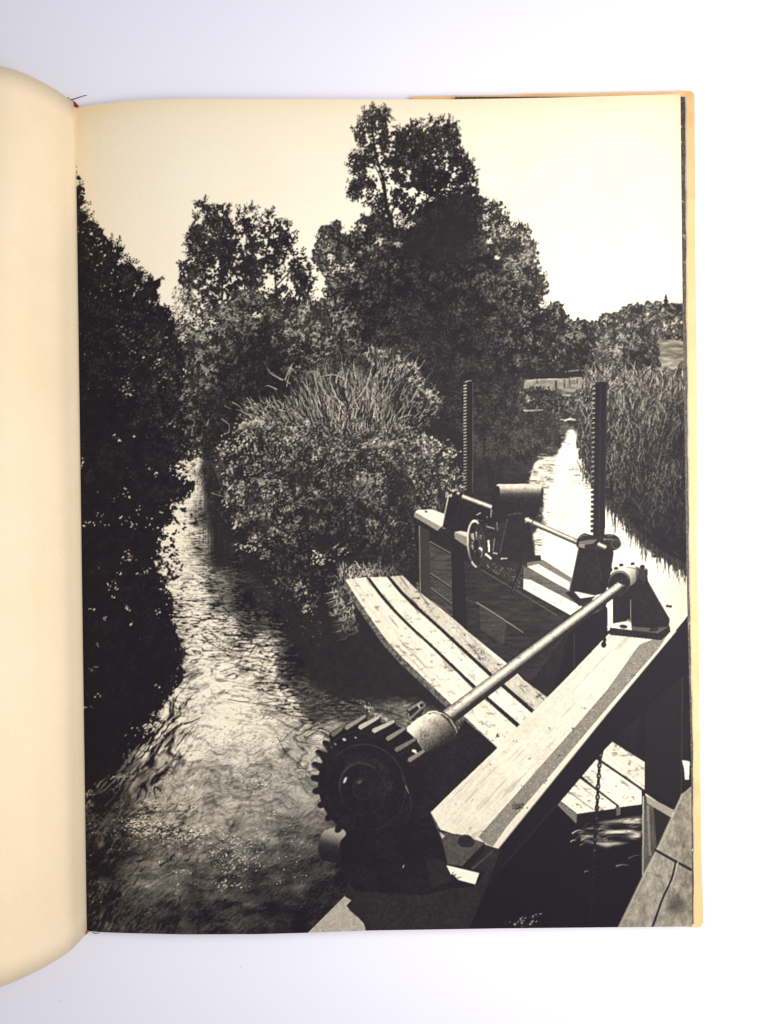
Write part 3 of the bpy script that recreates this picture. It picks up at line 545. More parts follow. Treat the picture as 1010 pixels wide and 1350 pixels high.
# ---- dark tree at the left edge ----------------------------------------------------------
I_LFT = nid('printed_tree', 'nearly black leafy tree along the gutter of the print')
lf = [(85, 236), (101, 246), (106, 262), (104, 276), (111, 290), (122, 298), (124, 312), (132, 322), (148, 325), (158, 335), (152, 350), (147, 362), (158, 358), (168, 350), (181, 359), (179, 374), (172, 386), (187, 380), (201, 369), (206, 383), (196, 398), (206, 406), (220, 414), (224, 430), (212, 442), (232, 446), (232, 462), (238, 480), (236, 510), (240, 550), (240, 590), (234, 606), (226, 616), (236, 630), (244, 642), (230, 656), (214, 668), (222, 684), (206, 700),
      (205, 722), (206, 750), (212, 772), (226, 800), (232, 840), (240, 868), (236, 892), (222, 908), (212, 934), (196, 955), (176, 980), (150, 1008), (124, 1026), (85, 1046)]
tone = idw([(110, 300, .09), (160, 400, .08), (130, 500, .07), (210, 480, .1), (150, 600, .08), (200, 600, .09), (150, 750, .075), (150, 900, .06), (120, 980, .05), (220, 850, .08)])
lit = .95*idw([(130, 400, .2), (200, 430, .34), (180, 480, .3), (215, 540, .3), (220, 500, .4), (130, 480, .2), (200, 540, .2), (130, 560, .1), (170, 600, .12), (140, 700, .1), (180, 800, .1), (150, 950, .08), (225, 480, .32)])
f = crown(lf, I_LFT, 9000, tone, size=(1.7, 3.3), edge=1.35, es=9, seed=91, r=3, con=.55, core=.62, wi=1, light=lit, nl=2600, lsize=(.6, 1.5))
# leaves standing out on the sky and over the water
for poly, n in [([(98, 240), (112, 250), (116, 280), (135, 305), (160, 330), (165, 350), (205, 370), (212, 400), (240, 430), (215, 440), (150, 380), (100, 300)], 520), ([(200, 590), (232, 600), (252, 625), (258, 640), (250, 655), (240, 660), (262, 690), (236, 700), (230, 715), (240, 745), (238, 762), (215, 770), (200, 700)], 420)]:
    x, y = scatter(fmask(poly)*np.clip((noise(7, 92, 2)-.42)*4, 0, 1), n); stamps(x, y, rng.uniform(1.4, 3.1, n), rng.normal(70 if poly[0][1] < 300 else 20, 30, n), 1, rng.uniform(.06, .16, n), I_LFT)
sprigs(lf[:34], 120, I_LFT, .075, (6, 17), (1.2, 2.3))
sprigs(lf[34:54]+[(150, 700)], 80, I_LFT, .075, (5, 14), (1.4, 2.8), up=-.1)
# light breaking through
def brk(c, n, sp, s=(.8, 2.2), v=(.75, 1)):
    stamps(c[0]+rng.normal(0, sp, n), c[1]+rng.normal(0, sp, n), rng.uniform(*s, n), rng.normal(-30, 50, n), rng.integers(0, 2, n), rng.uniform(*v, n), I_LFT)
for c, n, sp in [((168, 512), 18, 6), ((156, 579), 8, 2.2), ((150, 573), 2, 1), ((179, 574), 4, 2), ((176, 463), 6, 4), ((185, 467), 4, 3), ((117, 688), 9, 4), ((135, 680), 6, 3), ((156, 652), 8, 5), ((168, 652), 5, 3), ((140, 692), 4, 2), ((169, 734), 18, 5), ((158, 756), 5, 2), ((147, 775), 9, 4), ((150, 788), 3, 2), ((187, 752), 6, 4), ((194, 750), 5, 3),
                 ((168, 802), 7, 3), ((138, 816), 4, 2), ((171, 822), 4, 2), ((208, 806), 8, 3), ((123, 803), 4, 2), ((130, 852), 5, 3), ((125, 880), 7, 4), ((110, 612), 6, 4), ((104, 580), 5, 3), ((171, 690), 8, 5), ((165, 683), 4, 3), ((183, 672), 6, 4), ((200, 690), 8, 6), ((176, 446), 7, 6), ((160, 430), 6, 5), ((150, 390), 8, 7), ((120, 330), 10, 7), ((112, 300), 8, 5), ((130, 350), 6, 5),
                 ((105, 280), 8, 4), ((145, 375), 5, 5), ((212, 500), 8, 6), ((206, 470), 12, 8), ((225, 560), 6, 5), ((190, 620), 4, 4), ((205, 625), 5, 4), ((130, 918), 3, 3), ((115, 932), 4, 3), ((210, 905), 6, 4), ((200, 945), 10, 5), ((180, 960), 8, 6)]:
    brk(c, n, sp, v=(.4, .98) if c[1] > 840 or c[1] < 480 else (.65, 1))
n = 260; x, y = scatter(fmask(lf)*(lit > .16), n); stamps(x, y, rng.uniform(.5, 1.4, n), rng.uniform(0, 180, n), 1, rng.uniform(.15, .6, n), I_LFT)
n = 70; x, y = scatter(fmask(lf), n); stamps(x, y, rng.uniform(.5, 1.1, n), rng.uniform(0, 180, n), 1, rng.uniform(.2, .8, n), I_LFT)
for (x0, x1, y) in [(112, 124, 1048), (112, 124, 1060), (150, 172, 1025)]:
    for k in range(4): stroke([(x0+rng.normal(0, 4), y+rng.normal(0, 3)), ((x0+x1)/2, y-2+rng.normal(0, 2)), (x1+rng.normal(0, 4), y+rng.normal(0, 3))], 1.3, .6, rng.uniform(.3, .7), I_WAT)
# ---- timber box of the sluice (far side) ---------------------------------------------------
wood = noise(3, 101, 3, 14); woodh = noise(14, 102, 3, 3); fine = noise(1.4, 103, 2)
I_WALL = nid('printed_sluice_wall', 'dark plank wall of the sluice box in the print')
fill([(550, 690), (583, 697), (600, 712), (690, 765), (752, 808), (766, 800), (835, 838), (720, 922), (690, 896), (640, 842), (600, 818), (552, 782)], .11, I_WALL, gr=.05, nz=(wood-.5)*.05)
fill([(552, 692), (566, 700), (568, 792), (553, 782)], .19, I_WALL, gr=.07); stroke([(553, 693), (554, 780)], 1.8, 1.8, .4, I_WALL, curve=False)
fill([(566, 712), (595, 730), (597, 812), (568, 790)], .23, I_WALL, gr=.14, nz=(woodh-.5)*.16)
for a, b in [((567, 714), (594, 729)), ((567, 755), (595, 774)), ((568, 775), (596, 796))]:
    stroke([a, b], 1.5, 1.5, .4, I_WALL, curve=False); stroke([(a[0], a[1]+2), (b[0], b[1]+2)], 1.3, 1.3, .1, I_WALL, curve=False)
fill([(595, 716), (612, 722), (616, 832), (597, 815)], .1, I_WALL, gr=.04)
fill([(612, 738), (690, 778), (760, 818), (700, 900), (616, 832)], .155, I_WALL, gr=.08, nz=(woodh-.5)*.15)
stroke([(628, 794), (648, 806), (690, 834)], 1.6, 1.2, .55, I_WALL, curve=False); stroke([(614, 790), (628, 795)], 1, 1, .28, I_WALL, curve=False)
fill([(632, 797), (668, 821), (664, 850), (634, 830)], .22, I_WALL, gr=.14, nz=(woodh-.5)*.12)
stroke([(636, 752), (690, 784), (735, 812)], 1.2, 1.2, .34, I_WALL, curve=False)
fill([(752, 826), (800, 800), (806, 842), (730, 914)], .07, I_WALL, gr=.03)
stroke([(757, 835), (757, 880)], 1.2, 1, .25, I_WALL, curve=False)
# ---- far beams
I_FB = nid('printed_beam', 'sunlit far beam carrying the winding gear in the print')
fill([(547, 675), (551, 672), (570, 671.6), (587, 678), (582, 695)], .95, I_FB, gr=.06); fill([(546.5, 675), (582, 694.5), (577, 700), (546, 681.5)], .55, I_FB, gr=.2)
stroke([(560, 674.5), (564, 674.6)], 1.6, 1.6, .1, I_FB, curve=False)
fill([(599, 702), (618, 699), (640, 712), (640, 734), (616, 721), (599.5, 710)], .5, I_FB, gr=.2); fill([(599, 701.5), (616, 698), (640, 700), (640, 712), (616, 708)], .8, I_FB, gr=.08)
fill([(695, 739), (712, 738), (754, 762), (752, 780), (695, 748)], .42, I_FB, gr=.16); fill([(712, 743), (752, 766), (750, 779), (695, 747)], .93, I_FB, gr=.07)
fill([(700, 738), (716, 738), (754, 762), (752, 768)], .45, I_FB, gr=.15)
fill([(690, 746), (750, 778), (772, 791), (766, 800), (690, 762)], .36, I_FB, gr=.16, nz=(woodh-.5)*.2)
fill([(684, 762), (700, 764.5), (768, 800), (752, 811), (700, 782), (684, 773)], .95, I_FB, gr=.07)
for k in range(9): stamps([rng.uniform(690, 745)], [0], 1, 0, 1, .5) if False else None
x = rng.uniform(690, 752, 14); stamps(x, 768+(x-690)*.53+rng.normal(0, 3, 14), rng.uniform(.5, 1.3, 14), 30, 1, rng.uniform(.4, .7, 14), I_FB)
fill([(620, 722), (690, 762), (690, 776), (640, 750), (616, 736)], .17, I_FB, gr=.14)
x, y = scatter(fmask([(640, 738), (690, 755), (684, 775), (645, 752)]), 90); stamps(x, y, rng.uniform(.5, 1.3, 90), rng.uniform(0, 180, 90), 1, rng.uniform(.25, .6, 90), I_FB)
# ---- toothed racks
I_RK1 = nid('printed_rack', 'thin far toothed rack against the dark tree in the print')
fill([(613, 503), (623, 503), (622, 652), (613, 652)], .115, I_RK1, gr=.03); stroke([(623.6, 504), (623.2, 650)], 1.3, 1.0, .3, I_RK1, curve=False); stroke([(613, 504), (618, 502), (622, 502)], 1.6, 1, .7, I_RK1)
for k in range(34):
    y = 508+k*4.15; stroke([(611.2, y+.6), (615.6, y-.4)], 1.9, 1.5, .75-.009*k, I_RK1, curve=False)
I_RK2 = nid('printed_rack', 'nearer black toothed rack against the bright water in the print')
for k in range(31):
    y = 508+k*6.4; xl = 785.5-k*.1
    fill([(xl, y-2.2), (xl-4.2, y-1.2), (xl-4.2, y+1.5), (xl, y+2.4)], .12, I_RK2)
    stroke([(xl-4.2, y-1), (xl-.4, y-2)], 1.2, 1, .72 if y < 640 else .3, I_RK2, curve=False)
fill([(785, 503), (800.5, 502.5), (799.5, 600), (797, 708), (782, 708), (784, 600)], .1, I_RK2, gr=.03); fill([(791, 506), (792.5, 506), (791, 704), (789.5, 704)], .16, I_RK2); stroke([(784, 504), (792, 502.5), (799, 503)], 1.6, 1.4, .4, I_RK2)
stroke([(799.6, 510), (797.2, 700)], 1, 1, .2, I_RK2, curve=False)
# ---- far winding gear
I_WG = nid('printed_winding_gear', 'far winding gear with drum housing and pedestals in the print')
fill([(592, 649), (606, 647), (618, 652), (652, 668), (654, 696), (640, 706), (608, 700), (583, 696)], .085, I_WG, gr=.03)
stroke([(591.5, 652), (583, 694)], 1.8, 1.6, .75, I_WG, curve=False); stroke([(583, 695.5), (588, 697)], 1.6, 1.2, .5, I_WG, curve=False)
for c in [(589, 650), (597, 646.5), (604, 650), (594, 653)]: stamps([c[0]]*3, [c[1]]*3, [2.4, 1.7, 1.2], rng.uniform(0, 180, 3), 2, [.7, .2, .8], I_WG)
stroke([(588.5, 649), (588.5, 656)], 3, 3, .55, I_WG, curve=False)
def tube(p, q, w0, w1, i, lt=.9, dk=.18, side=-1, gr=.06, peak=.32):
    p, q = np.array(p, float), np.array(q, float); d = q-p; L = np.hypot(*d); d /= L; n = np.array([-d[1], d[0]])*side
    # n points towards the lit side
    poly = [p+n*w0, q+n*w1, q-n*w1, p-n*w0]
    def v(X, Y):
        s = ((X-p[0])*d[0]+(Y-p[1])*d[1])/L; k = ((X-p[0])*n[0]+(Y-p[1])*n[1])/(w0+(w1-w0)*s)
        c = np.clip(1-np.abs(k-peak)/(1.05+peak*.2), 0, 1); return dk+(lt-dk)*np.clip(c*1.45-.35, 0, 1)**.9
    fill(poly, v, i, gr=gr)
I_SH1 = nid('printed_shaft', 'thin far drive shaft between the pedestals in the print')
tube((609, 654), (652, 670), 3.2, 3.2, I_SH1, lt=1, dk=.35, side=-1, peak=.15)
# housing
fill([(652, 643), (656, 638), (712, 637.5), (716, 644), (714.5, 668), (656, 670), (649, 660)], lambda X, Y: np.clip(np.interp(np.asarray(Y)+0*X, [637, 639, 643, 647, 651, 656, 668], [.6, .84, .8, .5, .24, .12, .09]), 0, 1), I_WG, gr=.1)
fill(ell((653.5, 653), 5, 13, 12), .1, I_WG, gr=.03)
fill([(714, 641), (716.5, 646), (715, 667), (712, 668)], .12, I_WG)
fill([(650, 660), (712, 668), (710, 676), (704, 684), (690, 690), (668, 688), (652, 690), (640, 700), (648, 672)], .09, I_WG, gr=.03)
fill([(668, 680), (697, 680), (700, 700), (706, 734), (658, 736), (664, 700)], .1, I_WG, gr=.03)
stroke([(669, 684), (663, 712), (659, 732)], 1.1, 1, .3, I_WG, curve=False); stroke([(670, 679), (680, 677), (688, 677)], 1.2, .8, .35, I_WG)
fill([(658, 734), (713, 732), (713.5, 739), (697, 741), (662, 739)], .1, I_WG); stroke([(660, 736.5), (669, 736)], 2, 1.5, .8, I_WG, curve=False)
# small wheelwork between
for k in range(60):
    x, y = rng.uniform(622, 660), rng.uniform(676, 730); stamps([x], [y], rng.uniform(.6, 1.7), rng.uniform(0, 180), 1, rng.choice([.1, .1, .12, .5, .75]), I_WG)
fill([(636, 690), (656, 690), (660, 734), (640, 738), (634, 715)], .13, I_WG, gr=.1, alpha=.8)
for pts, w, t in [([(648, 672), (647, 682)], 2, .55), ([(641, 694), (652, 697)], 2, .6), ([(644, 712), (645, 728)], 3, .85), ([(640, 730), (648, 737)], 3.2, .9), ([(652, 710), (650, 727)], 2, .4), ([(650, 729), (656, 730)], 2, .7), ([(634, 676), (628, 679)], 2, .6), ([(655, 688), (656, 700)], 1.3, .5), ([(632, 721), (638, 728)], 3.4, .8), ([(633, 735), (636, 731)], 2, .7)]:
    stroke(pts, w, w*.8, t, I_WG, curve=False)
# lever
stroke([(690, 738), (683, 760), (675, 783)], 6, 5, .1, I_WG, curve=False); stroke([(690, 745), (682, 766), (676, 780)], .9, .9, .35, I_WG, curve=False)
# hand wheel
I_HW = nid('printed_handwheel', 'small spoked handwheel on the far winding gear in the print')
def ring(c, rx, ry, w, i, vf, rot=0, n=60, a0=0, a1=360):
    a = np.linspace(a0, a1, n+1)
    for k in range(n):
        o = ell(c, rx, ry, rot, 2, a[k], a[k+1]+.5); inn = ell(c, rx-w*.75, ry-w, rot, 2, a[k], a[k+1]+.5)
        fill([o[0], o[1], inn[1], inn[0]], vf(math.radians((a[k]+a[k+1])/2)), i)
fill(ell((627, 717), 8, 27, -4), .12, I_HW, gr=.05, alpha=.75)
fill([(621, 704), (629, 700), (628, 716), (622, 716)], .6, I_HW, gr=.2); stroke([(622, 718), (626, 728)], 3, 2, .5, I_HW, curve=False)
for a in (20, 80, 140, 200, 260, 320):
    e = ell((627.5, 717), 9, 28, -4, 1, a, a)[0]; stroke([(627.5, 717), e], 2.4, 1.8, .22 if a in (20, 320) else .1, I_HW, curve=False)
stroke([(632, 722), (638, 728)], 3, 2, .85, I_HW, curve=False)
fill(ell((628, 717), 3, 5), .1, I_HW)
ring((627.5, 717), 12, 32, 4, I_HW, lambda a: .2+.6*max(0, math.cos(a-math.radians(215)))**1.2+(.5 if 95 < math.degrees(a) % 360 < 130 else 0)+(.45 if 255 < math.degrees(a) % 360 < 300 else 0), -4)
ring((627.5, 717), 9.5, 28.6, 1.2, I_HW, lambda a: .1, -4)
# second shaft and pedestal at the near rack
I_SH2 = nid('printed_shaft', 'thin shaft leading to the near rack pedestal in the print')
tube((692, 684.5), (764, 716), 3.6, 3.8, I_SH2, lt=.93, dk=.2, side=-1, peak=.3)
stroke([(703, 686), (700, 693)], 1.4, 1.4, .2, I_SH2, curve=False); stroke([(697, 682), (693, 689)], 1.2, 1.2, .85, I_SH2, curve=False)
I_PED = nid('printed_pedestal', 'black pedestal under the near rack in the print')
fill([(745, 781), (758, 778), (786, 783), (784, 788), (764, 799)], .1, I_PED); fill([(757, 780), (786, 781), (786, 786), (765, 789)], .93, I_PED)
fill([(763, 720), (808, 722), (809, 730), (803, 770), (796, 782), (784, 785), (751, 778)], .085, I_PED, gr=.03, nz=(noise(6, 104, 2)-.5)*.05)
stroke([(762.5, 724), (751.5, 776)], 1.2, 1.0, .45, I_PED, curve=False); stroke([(786, 724), (795, 775)], 1.1, 1, .17, I_PED, curve=False)
fill(spl([(760, 716), (763, 708), (770, 703), (778, 705), (790, 706), (802, 704), (812, 706), (818, 713), (817, 721), (808, 726), (790, 724), (774, 724), (762, 722)], 4), .12, I_PED)
fill([(763, 714), (775, 712), (788, 711), (782, 717), (772, 718), (764, 718)], .4, I_PED, gr=.15); fill([(763, 717), (771, 717), (771, 723), (763, 721)], .5, I_PED, gr=.2)
fill(ell((769, 709), 5.5, 2.8, -20), .13, I_PED); stroke([(764, 709), (769, 705.5), (775, 706)], 1.2, 1, .45, I_PED)
tube((788, 717), (799, 722), 3.2, 3.2, I_PED, lt=.95, dk=.3, side=-1, peak=.2)
fill([(788, 708), (798, 705), (812, 706), (806, 714), (794, 714)], .13, I_PED); stroke([(796, 711), (808, 711)], 1.6, 1, .55, I_PED); stroke([(800, 706), (808, 706)], 1, 1, .5, I_PED)
fill(ell((812, 717), 7, 7), .12, I_PED); ring((812, 717), 6, 6.4, 1.4, I_PED, lambda a: .32, 0, 24); fill(ell((812.5, 717), 2.6, 3), .16, I_PED)
# ---- plank walkway
I_PL = nid('printed_plank_walkway', 'pale bowed three plank walkway over the stream in the print')
kn = noise(26, 105, 3, 5)
p1l = spl([(455, 764), (477, 798), (514, 849), (559, 894), (596, 929), (655, 985), (690, 1020)], 6, False); p1r = spl([(483, 761), (502, 787), (529, 817), (569, 854), (625, 908), (677, 955), (715, 990)], 6, False)
p2l = spl([(487, 761), (507, 787), (534, 817), (574, 854), (629, 906), (681, 951), (720, 985)], 6, False); p2r = spl([(510, 760.5), (534, 789), (578, 829), (645, 891), (702, 941), (740, 975)], 6, False)
p3l = spl([(514, 760), (539, 788), (584, 829), (651, 890), (706, 937), (745, 970)], 6, False); p3r = spl([(531, 758.6), (554, 781), (596, 814), (665, 876), (721, 919), (760, 950)], 6, False)
fill(np.concatenate([p1l+[0, 0], (p1l+[-2, 9])[::-1]]), .36, I_PL, gr=.3, nz=(noise(3, 107, 2)-.5)*.4)
fill(np.concatenate([p1l, p3r[::-1]]), .08, I_PL)
_q = math.radians(49); _u = Xf*math.cos(_q)+Yf*math.sin(_q); _v = -Xf*math.sin(_q)+Yf*math.cos(_q)+(Yf-850)**2*.0006
gpl = ((vat(_u/46, _v/1.5, 404)-.5)*.12+(vat(_u/20, _v/.9, 405)-.5)*.07-np.clip((vat(_u/30, _v/2.4, 406)-.78)*2.5, 0, .35)).astype(np.float32)
gvein = gpl+(noise(2.2, 108, 3, 9)-.5)*.12+np.clip((noise(9, 109, 3, 4)-.66)*2.2, 0, .5)*-1
for a, b, t in [(p1l, p1r, .91), (p2l, p2r, .93), (p3l, p3r, .78)]:
    fill(np.concatenate([a, b[::-1]]), t, I_PL, gr=.06, nz=gvein*(.7 if t > .9 else 1.1)-(.06 if t < .9 else 0)*(fine*2-1))
for (cx, cy, rx, ry, t, r) in [(633, 862, 16, 7, .32, 38), (620, 850, 10, 4, .55, 35), (655, 885, 8, 4, .45, 40), (566, 800, 3, 1.2, .35, 20), (612, 836, 4, 1.2, .4, 30), (477, 784, 4, 1.6, .6, 10), (516, 812, 4, 1.2, .65, 10), (546, 870, 4, 1.6, .6, -15), (572, 896, 4, 1.4, .55, 0), (595, 912, 6, 2, .6, 30), (655, 970, 4, 3, .3, -30), (640, 955, 7, 2, .55, 30), (668, 950, 6, 1.6, .6, 20), (608, 870, 1, 1, .3, 0), (700, 930, 8, 3, .5, 40), (528, 838, 3, 1, .6, 0), (497, 800, 3, 1, .65, 20), (556, 882, 5, 1.4, .65, -30), (690, 905, 8, 2, .5, 40)]:
    n = int(rx*ry*1.6)+3; a = rng.normal(0, 1, (n, 2))*[rx*.5, ry*.5]; c, s = math.cos(math.radians(r)), math.sin(math.radians(r))
    stamps(cx+a[:, 0]*c-a[:, 1]*s, cy+a[:, 0]*s+a[:, 1]*c, rng.uniform(.5, 1.4, n), r, 0, np.clip(t+rng.normal(0, .12, n), .15, .9), I_PL)
for a, b in [((530, 850), (550, 862)), ((568, 792), (596, 812))]: stroke([a, ((a[0]+b[0])/2+1, (a[1]+b[1])/2-1), b], 1, .5, .5, I_PL)
# continuation on the near side of the big beam
fill([(796, 955), (852, 992), (851, 1050), (846, 1078), (790, 1090), (758, 1088), (733, 1062)], .08, I_PL)
pg = gvein*.9
fill([(801, 974), (850, 1004.6), (850, 1042), (793, 1002.5), (797, 985)], .87, I_PL, gr=.08, nz=pg); fill([(784, 998), (846, 1041.6), (846, 1060.5), (815.5, 1064.5), (765, 1021)], .93, I_PL, gr=.07, nz=pg); fill([(763, 1025), (813, 1062), (811, 1066), (761, 1073), (738, 1055)], .93, I_PL, gr=.07, nz=pg)
fill([(735, 1061), (738, 1055.5), (761, 1074), (760, 1086)], .42, I_PL, gr=.35); stroke([(750, 1044), (785, 1069)], 1, 1, .4, I_PL, curve=False); fill([(812, 1063), (818, 1064), (818, 1080), (813, 1080)], .35, I_PL, gr=.1)
stroke([(763, 1022.5), (816, 1063.5)], 2.6, 2.2, .1, I_PL, curve=False); stroke([(785, 998.5), (850, 1043)], 3, 2.6, .09, I_PL, curve=False)
for (cx, cy, n, t) in [(764, 1062, 16, .4), (812, 987, 12, .5), (801, 1028, 5, .35), (757, 1036, 8, .6), (835, 1052, 14, .55), (840, 1022, 8, .6), (782, 1048, 10, .65), (826, 1050, 8, .6), (770, 1040, 8, .7)]:
    stamps(cx+rng.normal(0, 4, n), cy+rng.normal(0, 2, n), rng.uniform(.6, 1.6, n), rng.normal(10, 20, n), 0, t, I_PL)
# water under it
I_POOL = nid('printed_pool', 'black pool under the near beam in the print')
fill([(735, 1062), (760, 1088), (812, 1076), (846, 1064), (848, 1156), (815, 1245), (580, 1245), (560, 1180), (650, 1125)], .055, I_POOL, gr=.02)
wl2 = np.clip(.42+(noise(30, 111, 3, 5)-.5)*2.4, .08, .8)
m = blur(fmask([(758, 1098), (788, 1084), (846, 1074), (846, 1108), (800, 1118), (770, 1110)]), 3); T[:] = np.where(m > .02, T*(1-m)+np.maximum(wl2*m, .06)*m, T)
for k in range(34):
    x = rng.uniform(752, 844); y = rng.uniform(1086, 1112)-(x-790)*.12; L = rng.uniform(8, 26)
    stroke([(x, y), (x+L*.5, y-L*.22+rng.normal(0, 1)), (min(x+L, 847), y-L*.18)], rng.uniform(.9, 1.8), .3, rng.choice([.08, .1, .3, .45, .62]), I_POOL, alpha=.85)
for a, b, t in [((812, 1142), (829, 1141), .6), ((828, 1132), (846, 1127), .35), ((754, 1099), (768, 1094), .8), ((766, 1108), (782, 1102), .7), ((752, 1110), (760, 1108), .7), ((770, 1150), (777, 1149), .5)]:
    stroke([a, ((a[0]+b[0])/2, (a[1]+b[1])/2-1.6), b], 1.9, .4, t*.85, I_POOL)
x, y = scatter(fmask([(664, 1216), (690, 1208), (714, 1203), (708, 1216), (690, 1222)]), 60); stamps(x, y, rng.uniform(.5, 1.2, 60), rng.normal(-30, 30, 60), 1, rng.uniform(.3, .85, 60), I_POOL)
# ---- posts and rails at the right edge
I_PST = nid('printed_post', 'dark upright posts at the right edge of the print')
fill([(801, 960), (838, 915), (870, 872), (906, 812), (925, 800), (925, 1060), (905, 1050), (890, 1072), (851, 1046), (851, 1004)], .09, I_PST, gr=.03, nz=(noise(7, 112, 3, 30)-.5)*.06)
fill([(851, 905), (898, 850), (899, 1064), (851, 1040)], .1, I_PST, gr=.025); fill([(899, 860), (901, 860), (899, 1060), (897, 1060)], .17, I_PST)
x, y = scatter(fmask([(815, 940), (850, 920), (850, 1000), (820, 975)]), 60); stamps(x, y, rng.uniform(.5, 1.2, 60), 60, 0, rng.uniform(.12, .22, 60), I_PST)
fill([(899, 1002), (906, 1003), (909.5, 1004), (908.5, 1028), (903, 1028), (902, 1014)], .97, I_PST)
fill([(847, 1049), (852, 1049), (868, 1066), (866, 1122), (848, 1156)], .3, I_PST, gr=.15, nz=(wood-.5)*.2); stroke([(848, 1050), (847.6, 1154)], 2, 2, .6, I_PST, curve=False); stroke([(854, 1062), (857, 1128)], 3.5, 3, .45, I_PST, curve=False)
fill([(862, 1064), (888, 1078), (866, 1120)], .12, I_PST, gr=.04)
fill([(852, 1049), (889, 1068), (885, 1078), (853, 1059)], .58, I_PST, gr=.2)
I_PK = nid('printed_plank', 'weathered grey plank in the lower right corner of the print')
gw = (noise(9, 113, 4)-.5)*.34+(noise(2.5, 114, 2, 6)-.5)*.16
fill([(900, 1046), (912, 1036), (925, 1030), (925, 1245), (805.5, 1245), (848.7, 1154), (866.5, 1120)], .54, I_PK, gr=.16, nz=gw)
m = blur(fmask(ell((893, 1193), 14, 13)), 5); T[:] = T*(1-.35*m)
stroke([(900, 1046), (866.5, 1120), (848.7, 1154), (814, 1226)], 3, 3, .72, I_PK, curve=False, alpha=.6)
stroke([(863, 1120), (886, 1133), (912, 1147)], 3.2, 3.4, .13, I_PK, curve=False); stroke([(853, 1152), (884, 1164)], 1, .8, .62, I_PK, curve=False)
stroke([(891, 1136), (885, 1160), (873, 1186), (866, 1206), (852, 1245)], 2.2, 2.8, .1, I_PK); stroke([(894, 1136), (888, 1160)], 1.4, 1, .7, I_PK)
# ---- chain
I_CH = nid('printed_chain', 'chain hanging from the near beam in the print')
for k in range(34):
    y = 988+k*7; x = 791.5-(y-988)*.058
    if y < 1130:
        fill(ell((x, y), 3.0 if k % 2 else 2.0, 4.4, 4), .09, I_CH)
        if k % 2: fill(ell((x+.2, y), 1.1, 1.7), .62 if y < 1062 else .3, I_CH)
    else:
        stamps([x], [y], .8, 90, 1, .28 if k % 2 else .4, I_CH)
# ---- the big near beam
I_NB = nid('printed_beam', 'broad sunlit near beam running diagonally across the print')
_u = Xf*math.cos(math.radians(-46))+Yf*math.sin(math.radians(-46)); _v = -Xf*math.sin(math.radians(-46))+Yf*math.cos(math.radians(-46))
gr45 = ((vat(_u/60, _v/1.6, 401)-.5)*.13+(vat(_u/25, _v/.9, 402)-.5)*.07-np.clip((vat(_u/40, _v/2.6, 403)-.80)*3, 0, .3)).astype(np.float32)
fill([(650, 1125), (656, 1119), (800, 942), (860, 869), (906, 813), (925, 800), (925, 870), (870, 918), (800, 985), (736, 1060), (640, 1175), (600, 1245), (540, 1245), (570, 1150)], .075, I_NB, gr=.025)
stroke([(735, 1060), (660, 1145)], 1.4, 1, .14, I_NB, curve=False)
top = [(568, 1071), (741, 900), (800, 838), (812, 828), (884, 828), (892, 832), (860, 869.5), (800, 942), (656, 1120), (640, 1112), (590, 1110)]
fill(top, .87, I_NB, gr=.09, nz=(noise(4, 115, 3)-.5)*.10+(noise(40, 116, 2)-.5)*.08+gr45*.38)
fill([(631, 1103), (755, 962), (800, 910), (843, 850), (882, 834), (870, 853), (800, 934), (669, 1089), (650, 1116), (640, 1112)], .5, I_NB, gr=.24, nz=(noise(4, 117, 3)-.5)*.1)
fill([(650, 1117), (669, 1089), (800, 934), (868, 856), (870, 858), (800, 942), (656, 1120)], .86, I_NB, gr=.12)
stroke([(656, 1120), (800, 942), (890, 834)], 1.5, 1, .55, I_NB, curve=False)
for (cx, cy, n, t) in [(683, 1062, 46, .22), (737, 996, 10, .3), (756, 961, 6, .35), (690, 1037, 3, .3), (623, 1055, 2, .5), (620, 1092, 4, .6), (679, 977, 3, .45), (726, 961, 2, .35), (666, 991, 3, .65), (646, 1008, 2, .5), (633, 1009, 2, .6), (700, 1000, 2, .6), (720, 1030, 5, .4), (600, 1060, 3, .75), (835, 890, 5, .4), (640, 1096, 6, .45), (770, 935, 4, .55)]:
    sp = 4.5 if n > 20 else 1.8
    stamps(cx+rng.normal(0, sp, n), cy+rng.normal(0, sp*.6, n), rng.uniform(.6, 1.7, n), rng.normal(-5, 20, n), 1, np.clip(t+rng.normal(0, .08, n), .1, .9), I_NB)
n = 700; x, y = scatter(fmask(top), n); stamps(x, y, .5, 0, 2, rng.uniform(.6, .9, n), I_NB)
n = 260; x, y = scatter(fmask([(631, 1103), (755, 962), (800, 910), (800, 934), (669, 1089)]), n); stamps(x, y, rng.uniform(.5, 1, n), -45, 1, rng.uniform(.3, .45, n), I_NB)
# ---- bearing at the top of the near beam
I_BR = nid('printed_bearing', 'black bearing bracket at the top of the near beam in the print')
I_CH2 = nid('printed_chain', 'chain hanging under the bearing in the print')
fill([(801, 790), (812, 792), (812, 826), (801, 832)], .95, I_BR)
for k in range(14): fill(ell((797-(k % 2), 764+k*6.6), 3.4 if k % 2 else 2.4, 4.2), .07, I_CH2)
fill([(800, 826), (830, 812), (884, 818), (883, 826), (868, 836), (803, 829)], .9, I_BR, gr=.06); fill([(832, 818), (883, 818), (882, 827), (868, 835.5), (833, 832)], .3, I_BR, gr=.12)
fill([(804, 827.5), (868, 835), (883, 825), (884, 833), (872, 844), (804, 837)], .1, I_BR)
fill(ell((822, 826), 5.5, 2.4, 8), .1, I_BR); fill(ell((862, 830), 6, 2.6, -8), .13, I_BR)
fill([(833, 754), (852, 749), (854.5, 766), (868, 790), (883, 816), (881, 826), (860, 828), (833, 826), (826, 780)], .085, I_BR, gr=.03)
